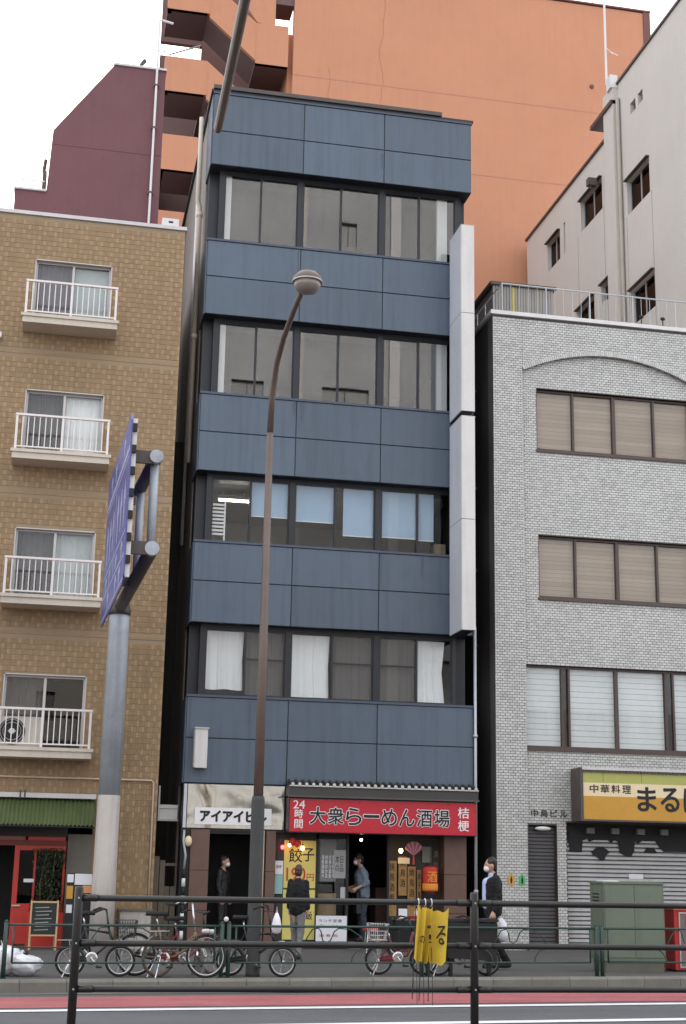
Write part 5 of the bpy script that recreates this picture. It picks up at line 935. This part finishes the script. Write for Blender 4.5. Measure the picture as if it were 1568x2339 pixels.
single('tray', MB().lathe([(.0001, 0), (.15, 0), (.17, .045), (.16, .045), (.14, .01), (.0001, .01)], n=20), m_redpaint, 'red round tray on the small table outside the bar', 'tray', loc=(4.38, -.58, .59), smooth=False)
single('bottle', MB().lathe([(.0001, 0), (.028, 0), (.03, .10), (.012, .14), (.012, .17), (.0001, .175)], n=12), m_white, 'white bottle standing on the red tray', 'bottle', loc=(4.36, -.58, .602), smooth=True)
single('menu_card', MB().box(4.02, 4.18, -.62, -.60, .59, .76), m_paper, 'pale menu card standing on the small table', 'card')

# ------------------------------------------------------------------ people
def person(lbl, loc, rz, H, top, bot, hair, mask=True, arms=None, legs=None, lean=0.0, shirt=None, skirt=None, apron=None, long_hair=False):
    """faces +X before rotation; one continuous body, clothes and hair as children"""
    o = thing('person', lbl, 'person', loc, rz); s = H/1.7; V = lambda q: (q[0]*s, q[1]*s, q[2]*s)
    ln = lambda q: (q[0]+lean*max(0, q[2]-.9), q[1], q[2])
    J = dict(pel=(0, 0, .93), che=(0, 0, 1.28), nk=(.0, 0, 1.46), hd=(.03, 0, 1.60)); J = {k: ln(q) for k, q in J.items()}
    arms = arms or {1: ((0, .24, 1.14), (.06, .26, .90)), -1: ((0, -.24, 1.14), (.06, -.26, .90))}; legs = legs or {1: ((.02, .10, .50), (-.02, .10, .07)), -1: ((.02, -.10, .50), (-.02, -.10, .07))}
    b = MB(); cl = MB(); pa = MB(); sh = MB()
    cap = lambda m, a, c, r0, r1: m.capsule(V(a), V(c), r0*s, r1*s, 12)
    torso = [((J['pel'][0], y, .95), (J['che'][0], y*1.35, 1.30), .105, .115) for y in (-.06, .06)]
    for (a, c, r0, r1) in torso: cap(b, a, c, r0, r1); cap(cl, (a[0], a[1], .90), c, r0+.025, r1+.022)
    cap(b, J['che'], J['nk'], .10, .052); cap(b, J['nk'], (J['hd'][0]-.01, 0, 1.56), .052, .055); cap(cl, J['che'], (J['nk'][0]-.015, 0, 1.42), .12, .075)
    h = J['hd']; b.ell(V(h), .095*s, .078*s, .115*s, 16); b.ell(V((h[0]+.045, 0, h[2]-.06)), .05*s, .05*s, .055*s, 12); b.ell(V((h[0]+.098, 0, h[2]-.015)), .018*s, .014*s, .022*s, 8)
    for q in (-1, 1): b.ell(V((h[0]-.01, .08*q, h[2]-.01)), .02*s, .012*s, .03*s, 8); b.ell(V((h[0]+.083, .03*q, h[2]+.018)), .014*s, .016*s, .01*s, 8)
    for q, (el_, wr) in arms.items():
        shd = ln((0, .175*q, 1.39)); el2 = ln(el_); wr2 = ln(wr)
        cap(b, shd, el2, .046, .038); cap(b, el2, wr2, .037, .026); cap(cl, shd, el2, .068, .056); d = (Vector(wr2)-Vector(el2)).normalized(); we = Vector(wr2)-d*.02
        if not apron: cap(cl, el2, we, .055, .044)
        else: cap(cl, el2, Vector(el2)+d*.10, .055, .05)
        w0 = Vector(wr2); side = Vector((d.z, 0, -d.x)); side = side.normalized() if side.length > .1 else Vector((1, 0, 0)); pc = w0+d*.075
        cap(b, w0, pc, .026, .033); cap(b, w0+side*.012, pc+side*.022, .02, .022); cap(b, w0-side*.012, pc-side*.022, .02, .022); up = d.cross(side)*(-q)
        for k, (off, L_) in enumerate(((-.033, .060), (-.011, .075), (.011, .080), (.033, .070))):
            f0 = pc+side*off; f1 = f0+d*L_*.55+up*.010; f2 = f1+d*L_*.35+up*.030; cap(b, f0, f1, .0105, .0095); cap(b, f1, f2, .0095, .008)
        t0 = w0+d*.03+side*.03; t1 = t0+d*.04+side*.025+up*.012; cap(b, t0, t1, .012, .010); cap(b, t1, t1+d*.03+up*.014, .010, .008)
    for q, (kn, ankk) in legs.items():
        hip = (J['pel'][0], .085*q, .90); cap(b, hip, kn, .080, .056); cap(b, kn, ankk, .055, .036); cap(pa, (hip[0], hip[1], .95), kn, .100, .075); cap(pa, kn, (ankk[0], ankk[1], ankk[2]+.03), .075, .060)
        cap(b, ankk, (ankk[0]+.12, ankk[1], ankk[2]-.03), .035, .03); cap(sh, (ankk[0]-.03, ankk[1], ankk[2]-.025), (ankk[0]+.15, ankk[1], ankk[2]-.035), .046, .040)
    cap(pa, (J['pel'][0], -.05, .95), (J['pel'][0], .05, .95), .115, .115)
    remesh('body', b, m_skin, o, .0085, 3); remesh('jacket' if not apron else 'shirt', cl, top, o, .013, 3, fold=.016); remesh('trousers', pa, bot, o, .014, 3, fold=.014); remesh('shoes', sh, m_rubber, o, .011, 2)
    hr = MB().ell(V((h[0]-.018, 0, h[2]+.035)), .098*s, .088*s, .100*s, 16).ell(V((h[0]-.045, 0, h[2]-.02)), .068*s, .080*s, .09*s, 14)
    if long_hair: hr.capsule(V((h[0]-.06, 0, h[2]-.03)), V((h[0]-.065, 0, h[2]-.10)), .075*s, .05*s)
    remesh('hair', hr, hair, o, .011, 1, fold=.012)
    if mask: remesh('face_mask', MB().ell(V((h[0]+.062, 0, h[2]-.052)), .052*s, .062*s, .052*s, 14), m_inkw, o, .009, 2)
    if shirt: remesh('shirt_front', MB().capsule(V((J['che'][0]+.085, 0, 1.33)), V((J['pel'][0]+.098, 0, .99)), .085*s, .075*s).capsule(V((J['nk'][0], 0, 1.40)), V((J['nk'][0]+.01, 0, 1.455)), .068*s, .062*s), shirt, o, .011, 2)
    if skirt: part('skirt', MB().lathe([(.14*s, 1.0*s), (.17*s, .85*s), (.20*s, .45*s)], (J['pel'][0]*s, 0, 0), 20), skirt, o, True)
    if apron: part('apron', MB().add([V(q) for q in ((.155, -.15, 1.0), (.155, .15, 1.0), (.17, .19, .55), (.17, -.19, .55), (.10, -.19, 1.0), (.10, .19, 1.0), (.06, .21, .55), (.06, -.21, .55))], [(0, 1, 2, 3), (0, 3, 7, 4), (1, 5, 6, 2)]), apron, o)
    return o
person('man in a black suit and white mask walking left with a white bag', (4.40, -5.15, 0), math.pi, 1.66, m_suit, m_suit, m_hair, True,
       arms={1: ((-.03, .24, 1.13), (.06, .25, .89)), -1: ((-.06, -.24, 1.13), (-.10, -.25, .88))}, legs={1: ((.12, .09, .50), (.02, .09, .10)), -1: ((-.02, -.09, .49), (-.26, -.09, .10))}, shirt=m_shirt)
person('woman in a black jacket and grey trousers seen from behind by the yellow posters', (1.67, -3.2, 0), 1.15, 1.50, m_suit, m_greycl, m_hairb, False, arms={1: ((.0, .215, 1.14), (.08, .215, .92)), -1: ((-.01, -.215, 1.14), (.05, -.22, .91))}, legs={1: ((.10, .09, .50), (.16, .09, .08)), -1: ((-.02, -.09, .49), (-.20, -.09, .10))}, shirt=m_shirt).scale = (.92, .86, 1)
person('bar clerk in a grey blue shirt and dark apron holding a mug in the doorway', (3.56, .38, .12), math.pi, 1.60, m_shirtg, m_jeans, m_hair, True, arms={1: ((-.06, .24, 1.15), (.16, .20, 1.04)), -1: ((-.06, -.24, 1.15), (.18, -.17, 1.06))}, lean=.10, apron=m_ink)
person('person in dark clothes and white mask standing in the dark entrance', (.86, .42, .06), -.45, 1.58, m_black, m_black, m_hair, True)
cbg = thing('carrier_bag', 'white plastic carrier bag hanging from the hand of the man in black', 'bag', (4.60, -4.90, .43)); part('bag', MB().lathe([(.04, .33), (.10, .26), (.125, .10), (.115, .0), (.03, -.02)], n=16), m_plastic, cbg, True); part('handle', MB().tube([(-.03, 0, .31), (-.06, 0, .41), (.03, 0, .31)], .008, 6), m_plastic, cbg)
mug = thing('mug', 'pale mug held by the bar clerk in the doorway', 'mug', (3.27, .52, 1.06)); part('cup', MB().lathe([(.035, -.04), (.04, -.03), (.042, .07), (.036, .07), (.034, -.02)], n=16), m_creams, mug, True); part('handle', MB().torus((-.05, 0, .02), .025, .006, 14, 6), m_creams, mug, True)
